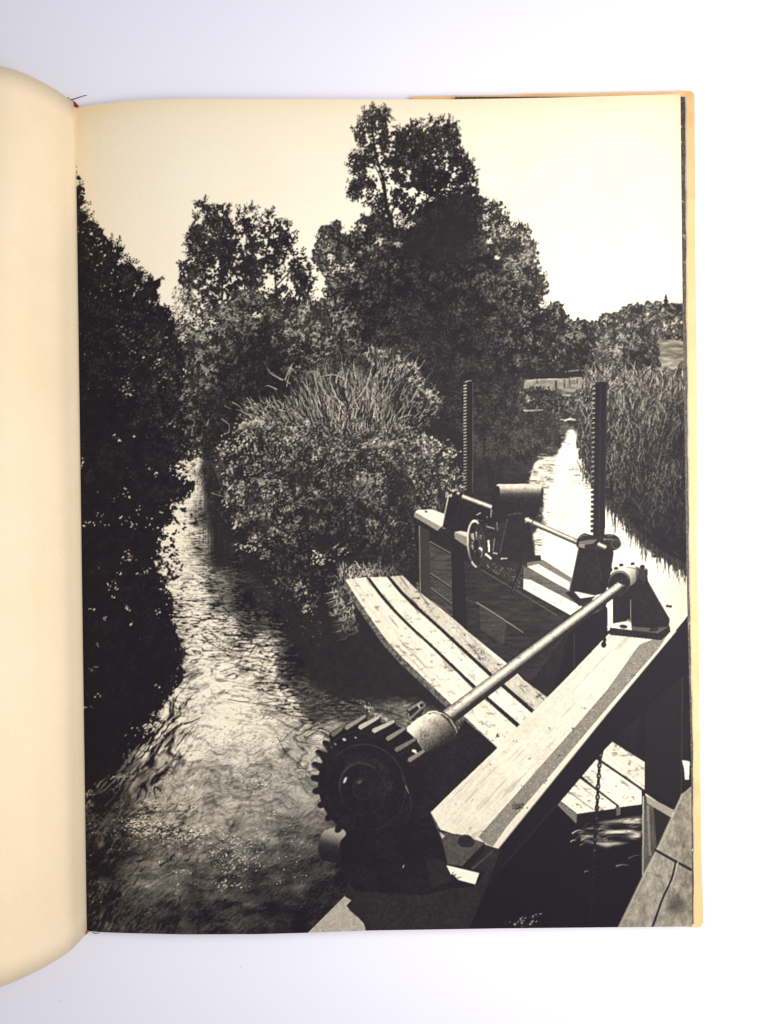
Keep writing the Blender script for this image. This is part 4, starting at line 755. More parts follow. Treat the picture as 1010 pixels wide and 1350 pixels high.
fill([(808, 782), (832, 770), (831, 818), (808, 822)], .075, I_BR); stroke([(831.5, 790), (831.5, 816)], 1.2, 1, .5, I_BR, curve=False); stroke([(827, 817), (832, 820)], 3, 2, .5, I_BR, curve=False); stroke([(854, 767), (882, 815)], 1, 1, .3, I_BR, curve=False)
fill([(841, 748), (854, 750), (854, 758), (850, 768), (842, 762)], .16, I_BR); stroke([(842, 749), (854, 751)], 1.2, 1.2, .45, I_BR, curve=False)
fill(spl([(806, 758), (812, 750), (822, 745), (834, 744), (842, 750), (840, 764), (832, 772), (826, 772)], 4), lambda X, Y: np.clip(.95-.012*np.abs((X-824)*.7+(Y-750)*.7)*2.2-.35*((X-832) > 6), .25, .95), I_BR, gr=.1)
fill(ell((816, 769), 15, 17, 20), .1, I_BR, gr=.03); ring((816, 769), 14.5, 16.5, 2.2, I_BR, lambda a: .16+.3*max(0, -math.sin(a+.4)), 20, 40)
for c, r in [((803, 751), 4.6), ((801, 761), 3.6), ((797, 766), 3), ((847, 747.5), 3.6)]: fill(ell(c, r, r*.8), .1, I_BR)
for x, y in [(819, 744.5), (834, 743), (812, 749)]: fill([(x-3, y), (x-1, y-1.8), (x+2.6, y-1.2), (x+3, y+1.6), (x-2, y+2)], .12, I_BR)
stroke([(826, 748), (838, 750), (842, 756)], 1, 1, .4, I_BR)
# ---- long shaft
I_SH = nid('printed_shaft', 'long thick drive shaft running up to the bearing in the print')
tube((584, 951), (823, 769), 11, 6.6, I_SH, lt=.95, dk=.13, side=-1, gr=.12, peak=.42)
stroke([(816, 766), (824, 770)], 5, 4, .12, I_SH, curve=False)
x = rng.uniform(0, 1, 260); k = rng.uniform(-.9, .9, 260); stamps(584+x*239-k*5.5, 951-x*182-k*7, rng.uniform(.5, 1.1, 260), -37, 0, np.clip(.5-k*.35+rng.normal(0, .08, 260), .12, .9)) if False else None
# ---- collar
I_CO = nid('printed_collar', 'pale barrel shaped collar beside the gear wheel in the print')
fill([(536, 936), (542, 929), (556, 924), (562, 928), (556, 942), (540, 952)], .14, I_CO)
for pts, w, t in [([(538, 936), (548, 930), (557, 925)], 4, .5), ([(540, 948), (552, 937), (560, 931)], 3.4, .42), ([(538, 940), (541, 950)], 1.5, .6), ([(551, 929), (554, 934)], 2, .8), ([(557, 925), (561, 931)], 2.5, .4)]: stroke(pts, w, w*.8, t, I_CO)
fill(spl([(531, 968), (540, 956), (553, 946), (568, 938), (582, 938), (593, 945), (600, 960), (598, 976), (590, 992), (575, 1006), (560, 1016), (548, 1004), (538, 990)], 5),
     lambda X, Y: np.clip(1.0-np.clip(((X-548)*.62+(Y-953)*.78-4)/38, 0, 1)**.8*.85, .14, .96), I_CO, gr=.13, nz=(noise(3, 118, 3)-.5)*.1)
P = ell((580, 966), 18, 29, -28, 40, -95, 75); stroke(P, 2.4, 2, .2, I_CO, curve=False); P = ell((583, 965), 18, 29, -28, 40, -95, 75); stroke(P, 1.5, 1.2, .62, I_CO, curve=False); P = ell((586, 964.5), 17.5, 28.5, -28, 40, -85, 70); stroke(P, 1.6, 1.6, .1, I_CO, curve=False)
stroke([(563, 940), (572, 938), (582, 941)], 2.4, 2, .88, I_CO)
stroke([(590, 946), (594, 952)], 2, 2, .2, I_CO, curve=False)
# ---- pedestal of the gear, bottom of the print
I_GP = nid('printed_pedestal', 'black pedestal under the gear wheel in the print')
I_LB = nid('printed_beam', 'grey end of the beam under the gear wheel at the bottom of the print')
fill([(391, 1245), (430, 1206), (456, 1180), (520, 1180), (520, 1245)], .68, I_LB, gr=.24, nz=(noise(5, 119, 3)-.5)*.16)
fill([(455, 1182), (463, 1187), (457, 1194), (462, 1201), (468, 1206), (475, 1212), (480, 1218), (487, 1245), (610, 1245), (640, 1175), (660, 1120), (570, 1090), (460, 1150)], .125, I_LB, gr=.06, nz=(noise(5, 120, 3)-.5)*.04)
fill([(430, 1092), (500, 1090), (540, 1060), (570, 1020), (566, 1068), (582, 1104), (591, 1139), (640, 1150), (628, 1168), (592, 1172), (560, 1180), (470, 1175), (455, 1160), (449, 1140), (424, 1130)], .065, I_GP, gr=.02)
fill([(545, 1000), (598, 975), (612, 949), (656, 986), (569, 1069), (545, 1090)], .08, I_GP, gr=.025)
# plate on the beam end
fill([(581, 1097), (606, 1100), (639, 1111), (612, 1142), (590, 1139)], .28, I_GP, gr=.13, nz=(noise(4, 121, 2)-.5)*.1); fill([(639, 1111), (638.5, 1121), (616, 1147), (610, 1141)], .09, I_GP)
fill(spl([(604, 1107), (609, 1101), (618, 1101), (625, 1108), (624, 1115), (613, 1117), (605, 1114)], 4), .13, I_GP); stroke([(608, 1103), (615, 1101)], 1, 1, .3, I_GP, curve=False); stroke([(622, 1146), (650, 1122)], 3, 2, .33, I_GP, curve=False, alpha=.6)
fill([(577, 1095), (587, 1102), (583, 1106)], .72, I_GP)
fill([(586.5, 1140), (632, 1151), (626.6, 1166), (604, 1160), (597, 1152), (592, 1154)], .95, I_GP, gr=.05); stamps([600, 604, 597, 607], [1153, 1157, 1150, 1156], [1.7, 1.7, 1.2, 1.2], 20, 1, .3, I_GP)
fill([(560, 1132), (587, 1138), (594, 1152), (600, 1160), (570, 1170)], .11, I_GP, gr=.03)
# pipe stub at the lower left
fill(spl([(420, 1118), (423, 1102), (430, 1094), (442, 1091), (452, 1093), (456, 1100), (448, 1112), (449, 1136), (432, 1134), (423, 1129)], 4),
     lambda X, Y: np.clip(np.interp(np.asarray(Y)+(np.asarray(X)-430)*-.25, [1090, 1096, 1104, 1113, 1122], [.62, .6, .42, .16, .09]), 0, 1), I_GP, gr=.1)
x, y = scatter(fmask([(520, 1125), (560, 1120), (560, 1160), (520, 1155)]), 50); stamps(x, y, rng.uniform(.5, 1, 50), rng.uniform(0, 180, 50), 1, rng.uniform(.1, .17, 50), I_GP)
stroke([(531, 1144), (533, 1140)], 1.6, 1, .6, I_GP, curve=False)
# ---- gear wheel
I_GR = nid('printed_gear_wheel', 'large black cast iron gear wheel in the foreground of the print')
fill(ell((500, 1014), 62, 62, -30), .07, I_GR, gr=.02)
fill(ell((482, 1036), 62, 68, -18), .065, I_GR, gr=.022)
fill(spl([(432, 985), (470, 962), (520, 968), (556, 998), (560, 1040), (545, 1085), (500, 1095), (455, 1090)], 5), .065, I_GR, gr=.02)
tips = [(426.4, 977.4), (417, 990), (411.6, 1007), (410.5, 1025), (412.8, 1043.5), (419.6, 1063), (430, 1081), (443.5, 1097)]
c0 = np.array([482., 1034.])
for k, tp in enumerate(tips):
    tp = np.array(tp); d = c0-tp; L = np.hypot(*d); d /= L; n = np.array([-d[1], d[0]])
    a = tp+d*2.5
    fill(spl([tp+n*1.5-d*.6, a+n*4.0, tp+d*9+n*4.8, tp+d*24+n*8, tp+d*24-n*8, tp+d*9-n*4.8, a-n*4.0, tp-n*1.5-d*.6], 3), .075, I_GR)
    if k < 3: stroke([tp+n*2, tp+d*10+n*4], 1.6, 1, .34, I_GR, curve=False)
bars = [((437, 968), (456, 956)), ((455, 959), (481, 944)), ((473, 958.5), (499, 945.5)), ((491, 963), (519, 951)), ((509.6, 973.5), (533.5, 960)), ((521, 988), (547, 974.5)), ((538, 1001.5), (558.6, 990))]
for k, (a, b) in enumerate(bars):
    a, b = np.array(a, float), np.array(b, float)
    fill([a+[-4, 3], a+[0, -3], b+[0, -2.4], b+[3, 1], b+[3, 9], a+[3, 12]], .08, I_GR)
    t = (.4, .55, .72, .72, .5, .42, .5)[k]
    fill([a+[-1, 1], a+[.5, -2.4], b+[0, -2.2], b+[2.2, 1], a+[3, 4]], t, I_GR, gr=.2)
    stroke([a+[2, 4.5], b+[2, 2.2]], 1, 1, .12, I_GR, curve=False)
for c, r, t in [((454, 975), 2.2, .7), ((469, 972.5), 1.4, .7), ((442, 981), 1.6, .5), ((430, 990), 1.6, .45), ((546, 990), 2.6, .95), ((548, 992), 1.6, .9), ((437, 985), 1.2, .4)]: fill(ell(c, r*1.2, r*.8, 20), t, I_GR)
ring((482, 1038), 53, 58, 2, I_GR, lambda a: .085+.09*max(0, math.cos(a+.5))+.02*rng.random(), -18, 70)
ring((478, 1040), 31, 36, 3, I_GR, lambda a: .08+.11*max(0, math.cos(a+1.9))+.03*rng.random(), -18, 60)
n = 420; a = rng.uniform(-2.4, .2, n); r = rng.normal(1, .09, n); stamps(480+r*34*np.cos(a), 1036+r*36*np.sin(a), rng.uniform(.5, .9, n), 0, 2, rng.uniform(.09, .2, n), I_GR)
ring((478, 1040), 13, 15, 2, I_GR, lambda a: .11, -18, 30)
fill(ell((455, 1028.5), 1.7, 4.6, 24), .75, I_GR); fill(ell((474, 1031), 4, 2.4, -30), .26, I_GR)
stroke([(535, 1036), (539, 1046)], 1.4, .8, .55, I_GR); stroke([(530, 1022), (541, 1050), (542, 1070)], 1.2, .8, .18, I_GR)
iron = np.isin(ID, [I_GR, I_GP, I_PED, I_BR, I_WG, I_LB]) & (T < .2)
T[iron] += (np.clip((wn(3, 41)*.5+wn(1, 42)*.6+wn(18, 43)*.5), -1, 2.2)*.016+.012)[iron]
e = np.clip(1-np.hypot((Xf-492)/30, (Yf-1028)/32), 0, 1)*(np.hypot((Xf-478)/31, (Yf-1040)/36) < 1); T += (.028*e*(1+.5*wn(1, 44))*(ID == I_GR)).astype(np.float32)
rust = np.clip((wn(8, 45)-.4)*.8, 0, 1)*np.clip(.5+.5*wn(1, 46), 0, 1)
for i_, am in ((I_SH, .22), (I_SH1, .2), (I_SH2, .2), (I_CO, .2), (I_WG, .12)): k = (ID == i_) & (T > .22); T[k] = (T*(1-am*rust*1.4))[k]+(wn(1, 47)*.03)[k]
stroke([(568, 1073), (581, 1103), (590, 1136)], 1.6, 1.2, .24, I_GP, alpha=.8); stroke([(560, 1130), (588, 1138)], 1.2, 1, .2, I_GP, alpha=.7); stroke([(430, 985), (447, 972), (470, 964)], 1.2, 1, .2, I_GR, alpha=.7)
# ---- film grain and the softness of the plate
T += (rng.random((H, W)).astype(np.float32)-.5)*(.05+.06*np.clip(T, 0, 1)*(1-np.clip(T, 0, 1))*4)*(T < .985)
TONE = np.clip(.25*T[0::2, 0::2]+.25*T[1::2, 0::2]+.25*T[0::2, 1::2]+.25*T[1::2, 1::2], 0, 1)
_b = TONE.copy()
for _a in (0, 1): _b = _box(_box(_b, 1, _a), 1, _a)
TONE = np.clip(TONE+.55*(TONE-_b), .03, 1)          # the plate is sharp
IDS = ID[0::2, 0::2]
# ---------------------------------------------------------------------------
#  2. THE BOOK AND THE TABLE, in metres (one page unit U = 0.26 mm)
# ---------------------------------------------------------------------------
import bpy, bmesh
from mathutils import Vector
U = 0.00026; D = 1000.0
sc = bpy.context.scene
col = sc.collection
def P3(x, y, z):
    """point at height z (units) that stands over the measured place (x, y) of the table-top survey"""
    s = (D-z)/D
    return ((x-505)*s*U, -(y-675)*s*U, z*U)
def link(name, me, mat=None, parent=None, smooth=True):
    o = bpy.data.objects.new(name, me); col.objects.link(o)
    if mat: me.materials.append(mat)
    if parent: o.parent = parent
    if smooth: me.polygons.foreach_set('use_smooth', [True]*len(me.polygons))
    return o
def mesh(name, v, f):
    me = bpy.data.meshes.new(name); me.from_pydata(v, [], f); me.update(); return me
def nodes(name):
    m = bpy.data.materials.new(name); m.use_nodes = True
    return m, m.node_tree.nodes, m.node_tree.links, m.node_tree.nodes['Principled BSDF']
def N(n, t, **k):
    x = n.new(t)
    for a, b in k.items(): setattr(x, a, b)
    return x
def mixc(n, l, fac, a, b, mode='MIX'):
    m = N(n, 'ShaderNodeMix', data_type='RGBA', blend_type=mode)
    for s, v in ((m.inputs[0], fac), (m.inputs[6], a), (m.inputs[7], b)):
        if hasattr(v, 'is_linked'): l.new(v, s)
        else: s.default_value = v if isinstance(v, (int, float)) else (*v, 1)
    return m.outputs[2]
def nz(n, l, scale, detail=4, rough=.6, vec=None):
    t = N(n, 'ShaderNodeTexNoise'); t.inputs['Scale'].default_value = scale; t.inputs['Detail'].default_value = detail; t.inputs['Roughness'].default_value = rough
    if vec is None: vec = N(n, 'ShaderNodeTexCoord').outputs['Object']
    l.new(vec, t.inputs['Vector']); return t.outputs['Fac']
def ramp(n, l, src, a, b, ca=(0, 0, 0), cb=(1, 1, 1)):
    r = N(n, 'ShaderNodeValToRGB'); r.color_ramp.elements[0].position = a; r.color_ramp.elements[1].position = b
    r.color_ramp.elements[0].color = (*ca, 1); r.color_ramp.elements[1].color = (*cb, 1); l.new(src, r.inputs[0]); return r.outputs[0]
def bump(n, l, bs, src, st, dist):
    b = N(n, 'ShaderNodeBump'); b.inputs['Strength'].default_value = st; b.inputs['Distance'].default_value = dist
    l.new(src, b.inputs['Height']); l.new(b.outputs[0], bs.inputs['Normal'])

PAPER = (.86, .785, .615); AGED = (.79, .63, .37); INK = (.0095, .0075, .0110)
# printed page: tone attribute 0..1 -> ink to paper, with old-paper mottling
def print_material():
    m, n, l, bs = nodes('printed_paper')
    at_ = N(n, 'ShaderNodeAttribute', attribute_name='tone'); ag = N(n, 'ShaderNodeAttribute', attribute_name='age')
    pw = N(n, 'ShaderNodeMath', operation='POWER'); l.new(at_.outputs['Fac'], pw.inputs[0]); pw.inputs[1].default_value = 2.15
    mot = ramp(n, l, nz(n, l, 55, 5, .7), .35, .7)
    pap = mixc(n, l, ag.outputs['Fac'], PAPER, AGED)
    mm = N(n, 'ShaderNodeMath', operation='MULTIPLY'); l.new(mot, mm.inputs[0]); mm.inputs[1].default_value = .10
    pap = mixc(n, l, mm.outputs[0], pap, AGED)
    # fibre grain and a few foxing specks
    fib = ramp(n, l, nz(n, l, 1500, 2, .6), .3, .75, (.94, .93, .92), (1, 1, 1)); pap = mixc(n, l, 1.0, pap, fib, 'MULTIPLY')
    v = N(n, 'ShaderNodeTexVoronoi'); v.inputs['Scale'].default_value = 75; l.new(N(n, 'ShaderNodeTexCoord').outputs['Object'], v.inputs['Vector'])
    sp = ramp(n, l, v.outputs['Distance'], .018, .035, (1, 1, 1), (0, 0, 0))
    k = ramp(n, l, nz(n, l, 33, 2), .54, .6); kk = N(n, 'ShaderNodeMath', operation='MULTIPLY'); l.new(sp, kk.inputs[0]); l.new(k, kk.inputs[1])
    k3 = N(n, 'ShaderNodeMath', operation='MULTIPLY'); l.new(kk.outputs[0], k3.inputs[0]); k3.inputs[1].default_value = .45
    pap = mixc(n, l, k3.outputs[0], pap, (.22, .16, .10))
    mid = mixc(n, l, pw.outputs[0], INK, pap)
    l.new(mid, bs.inputs['Base Color']); bs.inputs['Roughness'].default_value = .55; bs.inputs['Specular IOR Level'].default_value = .09
    bump(n, l, bs, nz(n, l, 420, 3), .10, .0002)
    return m
def paper_material(name, a, b, sc_=60, rough=.6, stain=None):
    m, n, l, bs = nodes(name)
    c = mixc(n, l, ramp(n, l, nz(n, l, sc_, 5, .65), .3, .72), a, b)
    fib = ramp(n, l, nz(n, l, 1400, 2, .6), .3, .75, (.95, .94, .93), (1, 1, 1)); c = mixc(n, l, 1.0, c, fib, 'MULTIPLY')
    if stain: c = mixc(n, l, ramp(n, l, nz(n, l, 38, 3, .6), .56, .74), c, stain)
    l.new(c, bs.inputs['Base Color']); bs.inputs['Roughness'].default_value = rough; bs.inputs['Specular IOR Level'].default_value = .25
    bump(n, l, bs, nz(n, l, 500, 3), .12, .0002)
    return m
M_print = print_material()
M_left = paper_material('blank_paper', (.825, .69, .475), (.79, .64, .415), 30)
M_edge = paper_material('page_edges', (.55, .44, .29), (.33, .25, .16), 300)
M_tan = paper_material('tan_jacket', (.80, .535, .275), (.74, .46, .20), 45, .5, (.62, .30, .09))
M_board = paper_material('cover_board', (.56, .40, .22), (.45, .31, .16), 80)
M_red = paper_material('red_cloth', (.30, .02, .015), (.20, .012, .01), 900, .9)
M_org = paper_material('rust_cloth', (.42, .12, .03), (.30, .07, .02), 900, .9)
M_thr = paper_material('dark_red_thread', (.10, .035, .04), (.16, .05, .06), 900, .9)
def dark_edge_material():
    m, n, l, bs = nodes('inked_page_edge')
    tc = N(n, 'ShaderNodeTexCoord'); mp = N(n, 'ShaderNodeMapping'); mp.inputs['Scale'].default_value = (2.2, 1, 1); l.new(tc.outputs['Object'], mp.inputs['Vector'])
    c = mixc(n, l, ramp(n, l, nz(n, l, 700, 4, .7, mp.outputs[0]), .4, .75), (.018, .013, .011), (.15, .11, .07))
    f = ramp(n, l, nz(n, l, 330, 4, .75, mp.outputs[0]), .62, .68)
    c = mixc(n, l, f, c, (.66, .56, .38)); l.new(c, bs.inputs['Base Color']); bs.inputs['Roughness'].default_value = .6
    return m
M_dark = dark_edge_material()

book = bpy.data.objects.new('open_book', None); col.objects.link(book)
book.location = P3(505, 675, 0)
book['label'] = 'old hardback book lying open with a full page black and white photograph of a sluice'
book['category'] = 'book'

# measured outline of the right-hand page
TOPX = [90, 100, 116, 133, 160, 190, 240, 300, 480, 600, 720, 780, 897, 930]; TOPY = [144.5, 142, 139, 137, 134, 132, 130.3, 130.6, 131, 131, 129, 127.4, 124, 123]
BOTX = [90, 115, 135, 160, 240, 340, 405, 485, 660, 912, 930]; BOTY = [1225, 1227.5, 1229, 1230, 1232, 1231.6, 1229.8, 1226.8, 1224, 1221.5, 1221]
RGV = [124, 320, 420, 500, 780, 900, 1000, 1222]; RGX = [897, 899, 900, 901.5, 905.5, 908.5, 911, 912.8]
def smooth(a, k=25):
    return a
def page_z(x, y):
    t = np.clip((x-(97+.0138*(y-140)))/190, 0, 1); t = 1-(1-t)**2.2
    z = 11+15*t
    z = np.where(x < 97+.0138*(y-140), 11-1.2*((97+.0138*(y-140))-x), z)
    return z+.5*np.sin(x/95)*np.sin(y/210+.6)*t-1.0*np.clip((x-860)/50, 0, 1)**2
def page_grid(nx, ny):
    u = np.linspace(0, 1, nx+1)[None, :]; v = np.linspace(0, 1, ny+1)[:, None]
    yy = 130+1098*v; xl = 93.0+15*v; xr = np.interp(yy, RGV, RGX)
    x = xl+(xr-xl)*u
    ys = np.interp(x, TOPX, TOPY); ye = np.interp(x, BOTX, BOTY)
    return x, ys+(ye-ys)*v
def pts3(x, y, z):
    s = (D-z)/D
    return np.stack([(x-505)*s*U, -(y-675)*s*U, z*U+0*x], -1)

NX, NY = 806, 1090
gx, gy = page_grid(NX, NY)
# tiny unevenness of the trimmed edge
gz = page_z(gx, gy)
co = pts3(gx, gy, gz)
def sample(a, x, y):
    fx = np.clip(x-CX0-.5, 0, a.shape[1]-1.001); fy = np.clip(y-CY0-.5, 0, a.shape[0]-1.001)
    i, j = fx.astype(int), fy.astype(int); fx, fy = fx-i, fy-j
    return (a[j, i]*(1-fx)+a[j, i+1]*fx)*(1-fy)+(a[j+1, i]*(1-fx)+a[j+1, i+1]*fx)*fy
tone = sample(TONE, gx, gy).astype(np.float32)
# browning that creeps in from the paper's edges
rgn = np.random.default_rng(3)
dT = gy-np.interp(gx, TOPX, TOPY); dR = np.interp(gy, RGV, RGX)-gx; dL = gx-(98+.0138*(gy-140))
wob = sample(noise(60, 201, 4)[::2, ::2], gx, gy)-.5
age = .62*np.exp(-np.clip(dT+wob*26, 0, None)/24)+.30*np.exp(-np.clip(dR+wob*20, 0, None)/22)+.60*np.exp(-np.clip(dL+wob*40, 0, None)/60)+.05+.3*wob
age = np.clip(age, 0, 1).astype(np.float32)
fid = IDS[np.clip(((gy[:-1, :-1]+gy[1:, 1:])/2-CY0).astype(int), 0, IDS.shape[0]-1), np.clip(((gx[:-1, :-1]+gx[1:, 1:])/2-CX0).astype(int), 0, IDS.shape[1]-1)]
# gaps of sky seen through a crown belong to that tree's print
m = fid == 0; lab = np.where(m, np.arange(m.size, dtype=np.int64).reshape(m.shape)+1, 0)
big_ = m.copy(); seen = np.zeros_like(m); seen[:3] = m[:3]
while True:
    c0_ = seen.sum()
    for s in (np.s_[:], np.s_[::-1]):
        a = seen[s]; mm_ = m[s]
        for j in range(1, a.shape[0]): a[j] |= a[j-1] & mm_[j]
        a = seen[:, s]; mm_ = m[:, s]
        for j in range(1, a.shape[1]): a[:, j] |= a[:, j-1] & mm_[:, j]
    if seen.sum() == c0_: break
lost = m & ~seen
for j in range(1, fid.shape[0]): fid[j] = np.where(lost[j], fid[j-1], fid[j])
VI = np.arange((NX+1)*(NY+1)).reshape(NY+1, NX+1)
quads = np.stack([VI[1:, :-1], VI[1:, 1:], VI[:-1, 1:], VI[:-1, :-1]], -1)
def quad_mesh(name, q, co, attrs=()):
    used, inv = np.unique(q.ravel(), return_inverse=True)
    me = bpy.data.meshes.new(name); nf = len(q)
    me.vertices.add(len(used)); me.vertices.foreach_set('co', co[used].astype(np.float32).ravel())
    me.loops.add(nf*4); me.loops.foreach_set('vertex_index', inv.astype(np.int32).ravel())
    me.polygons.add(nf); me.polygons.foreach_set('loop_start', np.arange(0, nf*4, 4, dtype=np.int32))
    for an, av in attrs:
        a = me.attributes.new(an, 'FLOAT', 'POINT'); a.data.foreach_set('value', av[used])
    me.update(calc_edges=True); me.validate()
    return me
cof = co.reshape(-1, 3); tf, af = tone.ravel(), age.ravel()
photo = bpy.data.objects.new('printed_photograph', None); col.objects.link(photo); photo.parent = book
photo['label'] = 'black and white photograph of a river sluice printed to the edges of the right page'
for i, nm in enumerate(NAMES):
    q = quads[fid == i]
    if len(q) < 20: continue
    o = link(nm, quad_mesh(nm, q, cof, (('tone', tf), ('age', af))), M_print, photo)
    if LABELS[i]: o['label'] = LABELS[i]

def slab(name, top, bot_z, mat, parent):
    """closed solid from a grid of top points down to a flat underside"""
    ny, nx = top.shape[:2]; n = nx*ny
    v = [tuple(p) for p in top.reshape(-1, 3)]+[(p[0], p[1], bot_z*U) for p in top.reshape(-1, 3)]
    I = lambda j, i, k=0: j*nx+i+k*n
    f = []
    for j in range(ny-1):
        for i in range(nx-1):
            f.append((I(j+1, i), I(j+1, i+1), I(j, i+1), I(j, i))); f.append((I(j, i, 1), I(j, i+1, 1), I(j+1, i+1, 1), I(j+1, i, 1)))
    for i in range(nx-1):
        f.append((I(0, i), I(0, i+1), I(0, i+1, 1), I(0, i, 1))); f.append((I(ny-1, i+1), I(ny-1, i), I(ny-1, i, 1), I(ny-1, i+1, 1)))
    for j in range(ny-1):
        f.append((I(j+1, 0), I(j, 0), I(j, 0, 1), I(j+1, 0, 1))); f.append((I(j, nx-1), I(j+1, nx-1), I(j+1, nx-1, 1), I(j, nx-1, 1)))
    o = link(name, mesh(name, v, f), mat, parent, smooth=False)
    return o
# the leaves under the printed one
bx_, by_ = page_grid(60, 40)
slab('page_block', pts3(bx_, by_, page_z(bx_, by_)-.9), 11, M_edge, book)
def leaf(name, off0, off1, z, mat, x0=600, ytrim=3., label=None):
    rows = []
    for k in range(61):
        t = k/60; y = 124.5+t*(1221.5-124.5)
        xr = np.interp(y, RGV, RGX)+off0+(off1-off0)*t+.35*math.sin(k*1.9)+.3*math.sin(k*.7+off0)
        yy = y+ytrim*(1-2*t)
        rows.append([P3(x0, yy, z), P3((x0+xr)/2, yy, z), P3(xr-1, yy, z), P3(xr, yy, z-.2)])
    o = slab(name, np.array(rows), z-1.0, mat, book)
    if label: o['label'] = label
leaf('page', 6.2, 1.6, 22.6, M_dark, ytrim=3, label='page edge beneath dark with ink and worn in white flecks')
leaf('page', 7.6, 2.4, 20.6, M_edge, ytrim=4)
leaf('page', 8.6, 3.0, 18.4, paper_material('grey_page', (.50, .44, .36), (.38, .33, .26), 200), ytrim=3)

# covers
def plate(name, pts, z0, z1, mat, bev=1.2):
    bm = bmesh.new()
    lo = [bm.verts.new(P3(x, y, z0)) for x, y in pts]
    f = bm.faces.new(lo); bm.normal_update()
    if f.normal.z > 0: f.normal_flip()
    r = bmesh.ops.extrude_face_region(bm, geom=[f]); up = [e for e in r['geom'] if isinstance(e, bmesh.types.BMVert)]
    for v in up: v.co.z = z1*U
    bm.normal_update(); bmesh.ops.recalc_face_normals(bm, faces=bm.faces)
    if bev: bmesh.ops.bevel(bm, geom=[e for e in bm.edges], offset=bev*U, segments=2, affect='EDGES', profile=.6)
    me = bpy.data.meshes.new(name); bm.to_mesh(me); bm.free()
    return link(name, me, mat, book, smooth=False)
plate('cover_board', [(72, 150), (300, 144), (500, 138), (906, 131), (919, 1212), (500, 1214), (86, 1216)], 0, 8, M_board)['label'] = 'right hand cover board under the pages'
# worn paper jacket showing as a tan border
edge = [(543, 127.6), (600, 126.6), (660, 126.2), (700, 124.4), (760, 123.6), (820, 122.2), (870, 121.4), (905, 120.6), (911, 121), (915, 124.6), (915.4, 180), (916.4, 260), (916.4, 330), (917.6, 420), (918.2, 500), (919.2, 620), (920.0, 700), (920.6, 790), (921.4, 880), (922.8, 980), (923.6, 1060), (924.8, 1140), (926.6, 1200), (927, 1214), (924, 1221), (919, 1222.2), (908, 1220.5), (800, 1220.5), (543, 1221)]
plate('dust_jacket', edge, 8.3, 10.2, M_tan, .5)['label'] = 'worn tan paper jacket edge along the right side'

# left-hand block of leaves, curling up away from the gutter
LT = [(104, 141, 5), (99.5, 137.5, 11), (97, 134, 17), (89, 129, 27), (71, 116.5, 48), (47.5, 104, 68), (24, 93.5, 85), (0, 86.8, 96), (-50, 77, 109), (-130, 68, 118), (-300, 64, 120), (-600, 70, 108), (-800, 80, 92)]
LB = [(117, 1226.5, 5), (114.2, 1229.5, 12), (112.4, 1232.5, 18), (104, 1242, 34), (90.3, 1255.5, 56), (65, 1271.5, 80), (40, 1284.5, 100), (0, 1301.5, 125), (-50, 1315, 142), (-130, 1326, 152), (-300, 1330, 154), (-600, 1318, 140), (-800, 1300, 120)]
def cr(P, n=8): return spl(P, n, False) if len(P[0]) == 2 else np.concatenate([spl([(a, b) for a, b, c in P], n, False), spl([(c, c) for a, b, c in P], n, False)[:, :1]], 1)
a, b = cr(LT), cr(LB)
rows = []
for k in range(41):
    t = k/40; A = np.array([P3(*p) for p in a]); B = np.array([P3(*p) for p in b])
    bow = 4*t*(1-t)
    R_ = A*(1-t)+B*t
    R_[:, 0] += bow*0.0*U
    rows.append(R_[::-1])
o = slab('page_block', np.array(rows), 2.0, M_left, book); o['label'] = 'left hand leaves curling up from the gutter with a blank cream page on top'
for p in o.data.polygons:
    if abs(p.normal.z) > .05 or abs(p.normal.x) > .9: p.use_smooth = True
plate('cover_board', [(-820, 139), (40, 139), (52, 1225), (-820, 1230)], 0, 1.8, M_board, 0)['label'] = 'left hand cover board under the curled leaves'

# red cloth at the head of the spine and a loose thread
def ribbon(name, pts, w, mat, th=.5):
    cu = bpy.data.curves.new(name, 'CURVE'); cu.dimensions = '3D'; s = cu.splines.new('POLY'); s.points.add(len(pts)-1)
    for k, p in enumerate(pts): s.points[k].co = (*P3(*p), 1); s.points[k].radius = 1-.4*k/len(pts)
    cu.bevel_depth = w*U; cu.bevel_resolution = 2
    tmp = bpy.data.objects.new(name, cu); col.objects.link(tmp)
    dg = bpy.context.evaluated_depsgraph_get(); me = bpy.data.meshes.new_from_object(tmp.evaluated_get(dg)); me.name = name
    bpy.data.objects.remove(tmp); return link(name, me, mat, book)
def blob(name, pts, z, th, mat):
    bm = bmesh.new(); vs = [bm.verts.new(P3(x, y, z)) for x, y in pts]; f = bm.faces.new(vs)
    r = bmesh.ops.extrude_face_region(bm, geom=[f])
    for v in r['geom']:
        if isinstance(v, bmesh.types.BMVert): v.co.z += th*U
    bmesh.ops.recalc_face_normals(bm, faces=bm.faces); bmesh.ops.bevel(bm, geom=list(bm.edges), offset=.25*U, segments=2, affect='EDGES')
    me = bpy.data.meshes.new(name); bm.to_mesh(me); bm.free(); return link(name, me, mat, book)
blob('headband', [(94, 134.5), (97.5, 134), (101, 136.5), (104.5, 140.2), (102, 141.6), (97, 141.6), (94, 138)], 13, 3.5, M_red)['label'] = 'red cloth headband at the top of the spine'
ribbon('loose_thread', [(89.5, 128.5, 21), (92, 131.5, 18), (95.5, 131.2, 17), (100, 129.8, 17), (106, 127.8, 18), (111, 126.2, 19), (114.5, 125.8, 19)], .75, M_thr)
blob('tailband', [(112, 1226.5), (116.5, 1225.8), (118, 1227.4), (114.5, 1231), (111.5, 1232)], 14, 3, M_org)['label'] = 'rust red cloth tailband at the foot of the spine'
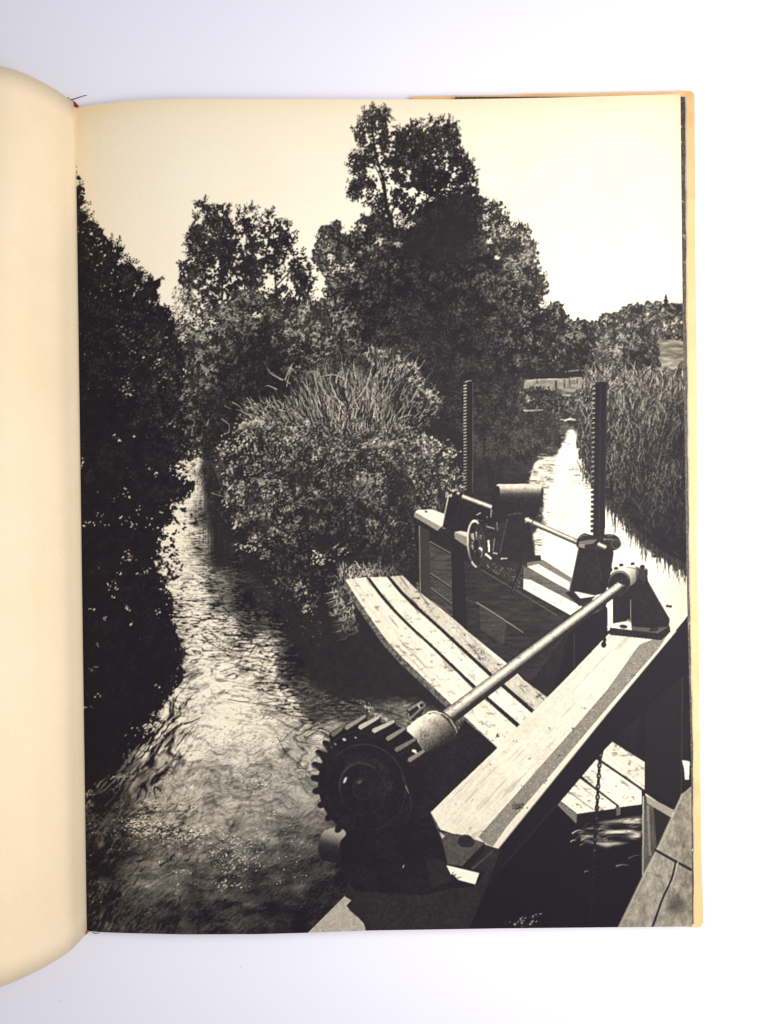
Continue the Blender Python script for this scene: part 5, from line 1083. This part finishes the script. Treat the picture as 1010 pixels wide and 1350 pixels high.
ribbon('loose_thread', [(122, 1229.3, 13), (126, 1230.6, 13.2), (129.5, 1230, 13.6), (132.5, 1228, 14)], .6, M_thr)

# table
tm, n, l, bs = nodes('white_table_paint')
c = mixc(n, l, nz(n, l, 9, 3), (.785, .785, .84), (.81, .80, .85)); c = mixc(n, l, ramp(n, l, nz(n, l, 900, 3, .7), .3, .7, (.965, .965, .965), (1, 1, 1)), (0, 0, 0), c, 'MIX') if False else c
v = N(n, 'ShaderNodeTexVoronoi'); v.inputs['Scale'].default_value = 42; l.new(N(n, 'ShaderNodeTexCoord').outputs['Object'], v.inputs['Vector'])
c = mixc(n, l, ramp(n, l, v.outputs['Distance'], .010, .02, (.35, .35, .35), (0, 0, 0)), c, (.35, .34, .36))
l.new(c, bs.inputs['Base Color']); bs.inputs['Roughness'].default_value = .55; bs.inputs['Specular IOR Level'].default_value = .25
bump(n, l, bs, nz(n, l, 700, 3), .05, .0002)
S_ = 4200
t = link('table_top', mesh('table_top', [P3(505-S_, 675+S_, 0), P3(505+S_, 675+S_, 0), P3(505+S_, 675-S_, 0), P3(505-S_, 675-S_, 0)], [(0, 1, 2, 3)]), tm)
t.location.z = -.0002; t['kind'] = 'structure'; t['label'] = 'white matt table top under the open book'

# light: one broad window-like lamp up to the right, pale room light all round
w = bpy.data.worlds.new('World'); sc.world = w; w.use_nodes = True
w.node_tree.nodes['Background'].inputs[0].default_value = (.86, .875, 1, 1); w.node_tree.nodes['Background'].inputs[1].default_value = .57
def area(name, loc, target, size, power, colr):
    ld = bpy.data.lights.new(name, 'AREA'); ld.shape = 'RECTANGLE'; ld.size, ld.size_y = size[0]*U, size[1]*U; ld.energy = power; ld.color = colr
    o = bpy.data.objects.new(name, ld); col.objects.link(o); o.location = Vector(loc)*U
    o.rotation_euler = (Vector(target)*U-o.location).to_track_quat('-Z', 'Y').to_euler(); return o
area('window_light', (590, -15, 960), (200, 0, 0), (700, 700), 1.22, (1, .965, .935))
cam = bpy.data.cameras.new('camera'); co_ = bpy.data.objects.new('camera', cam); col.objects.link(co_)
co_.location = (0, 0, D*U); cam.sensor_fit = 'VERTICAL'; cam.sensor_height = 36; cam.lens = 18/(675/D); cam.clip_start = .01; cam.clip_end = 50
sc.camera = co_
vs_ = sc.view_settings; vs_.view_transform = 'Standard'; vs_.look = 'None'; vs_.exposure = 0; vs_.gamma = 1; vs_.use_curve_mapping = False
sc.display_settings.display_device = 'sRGB'
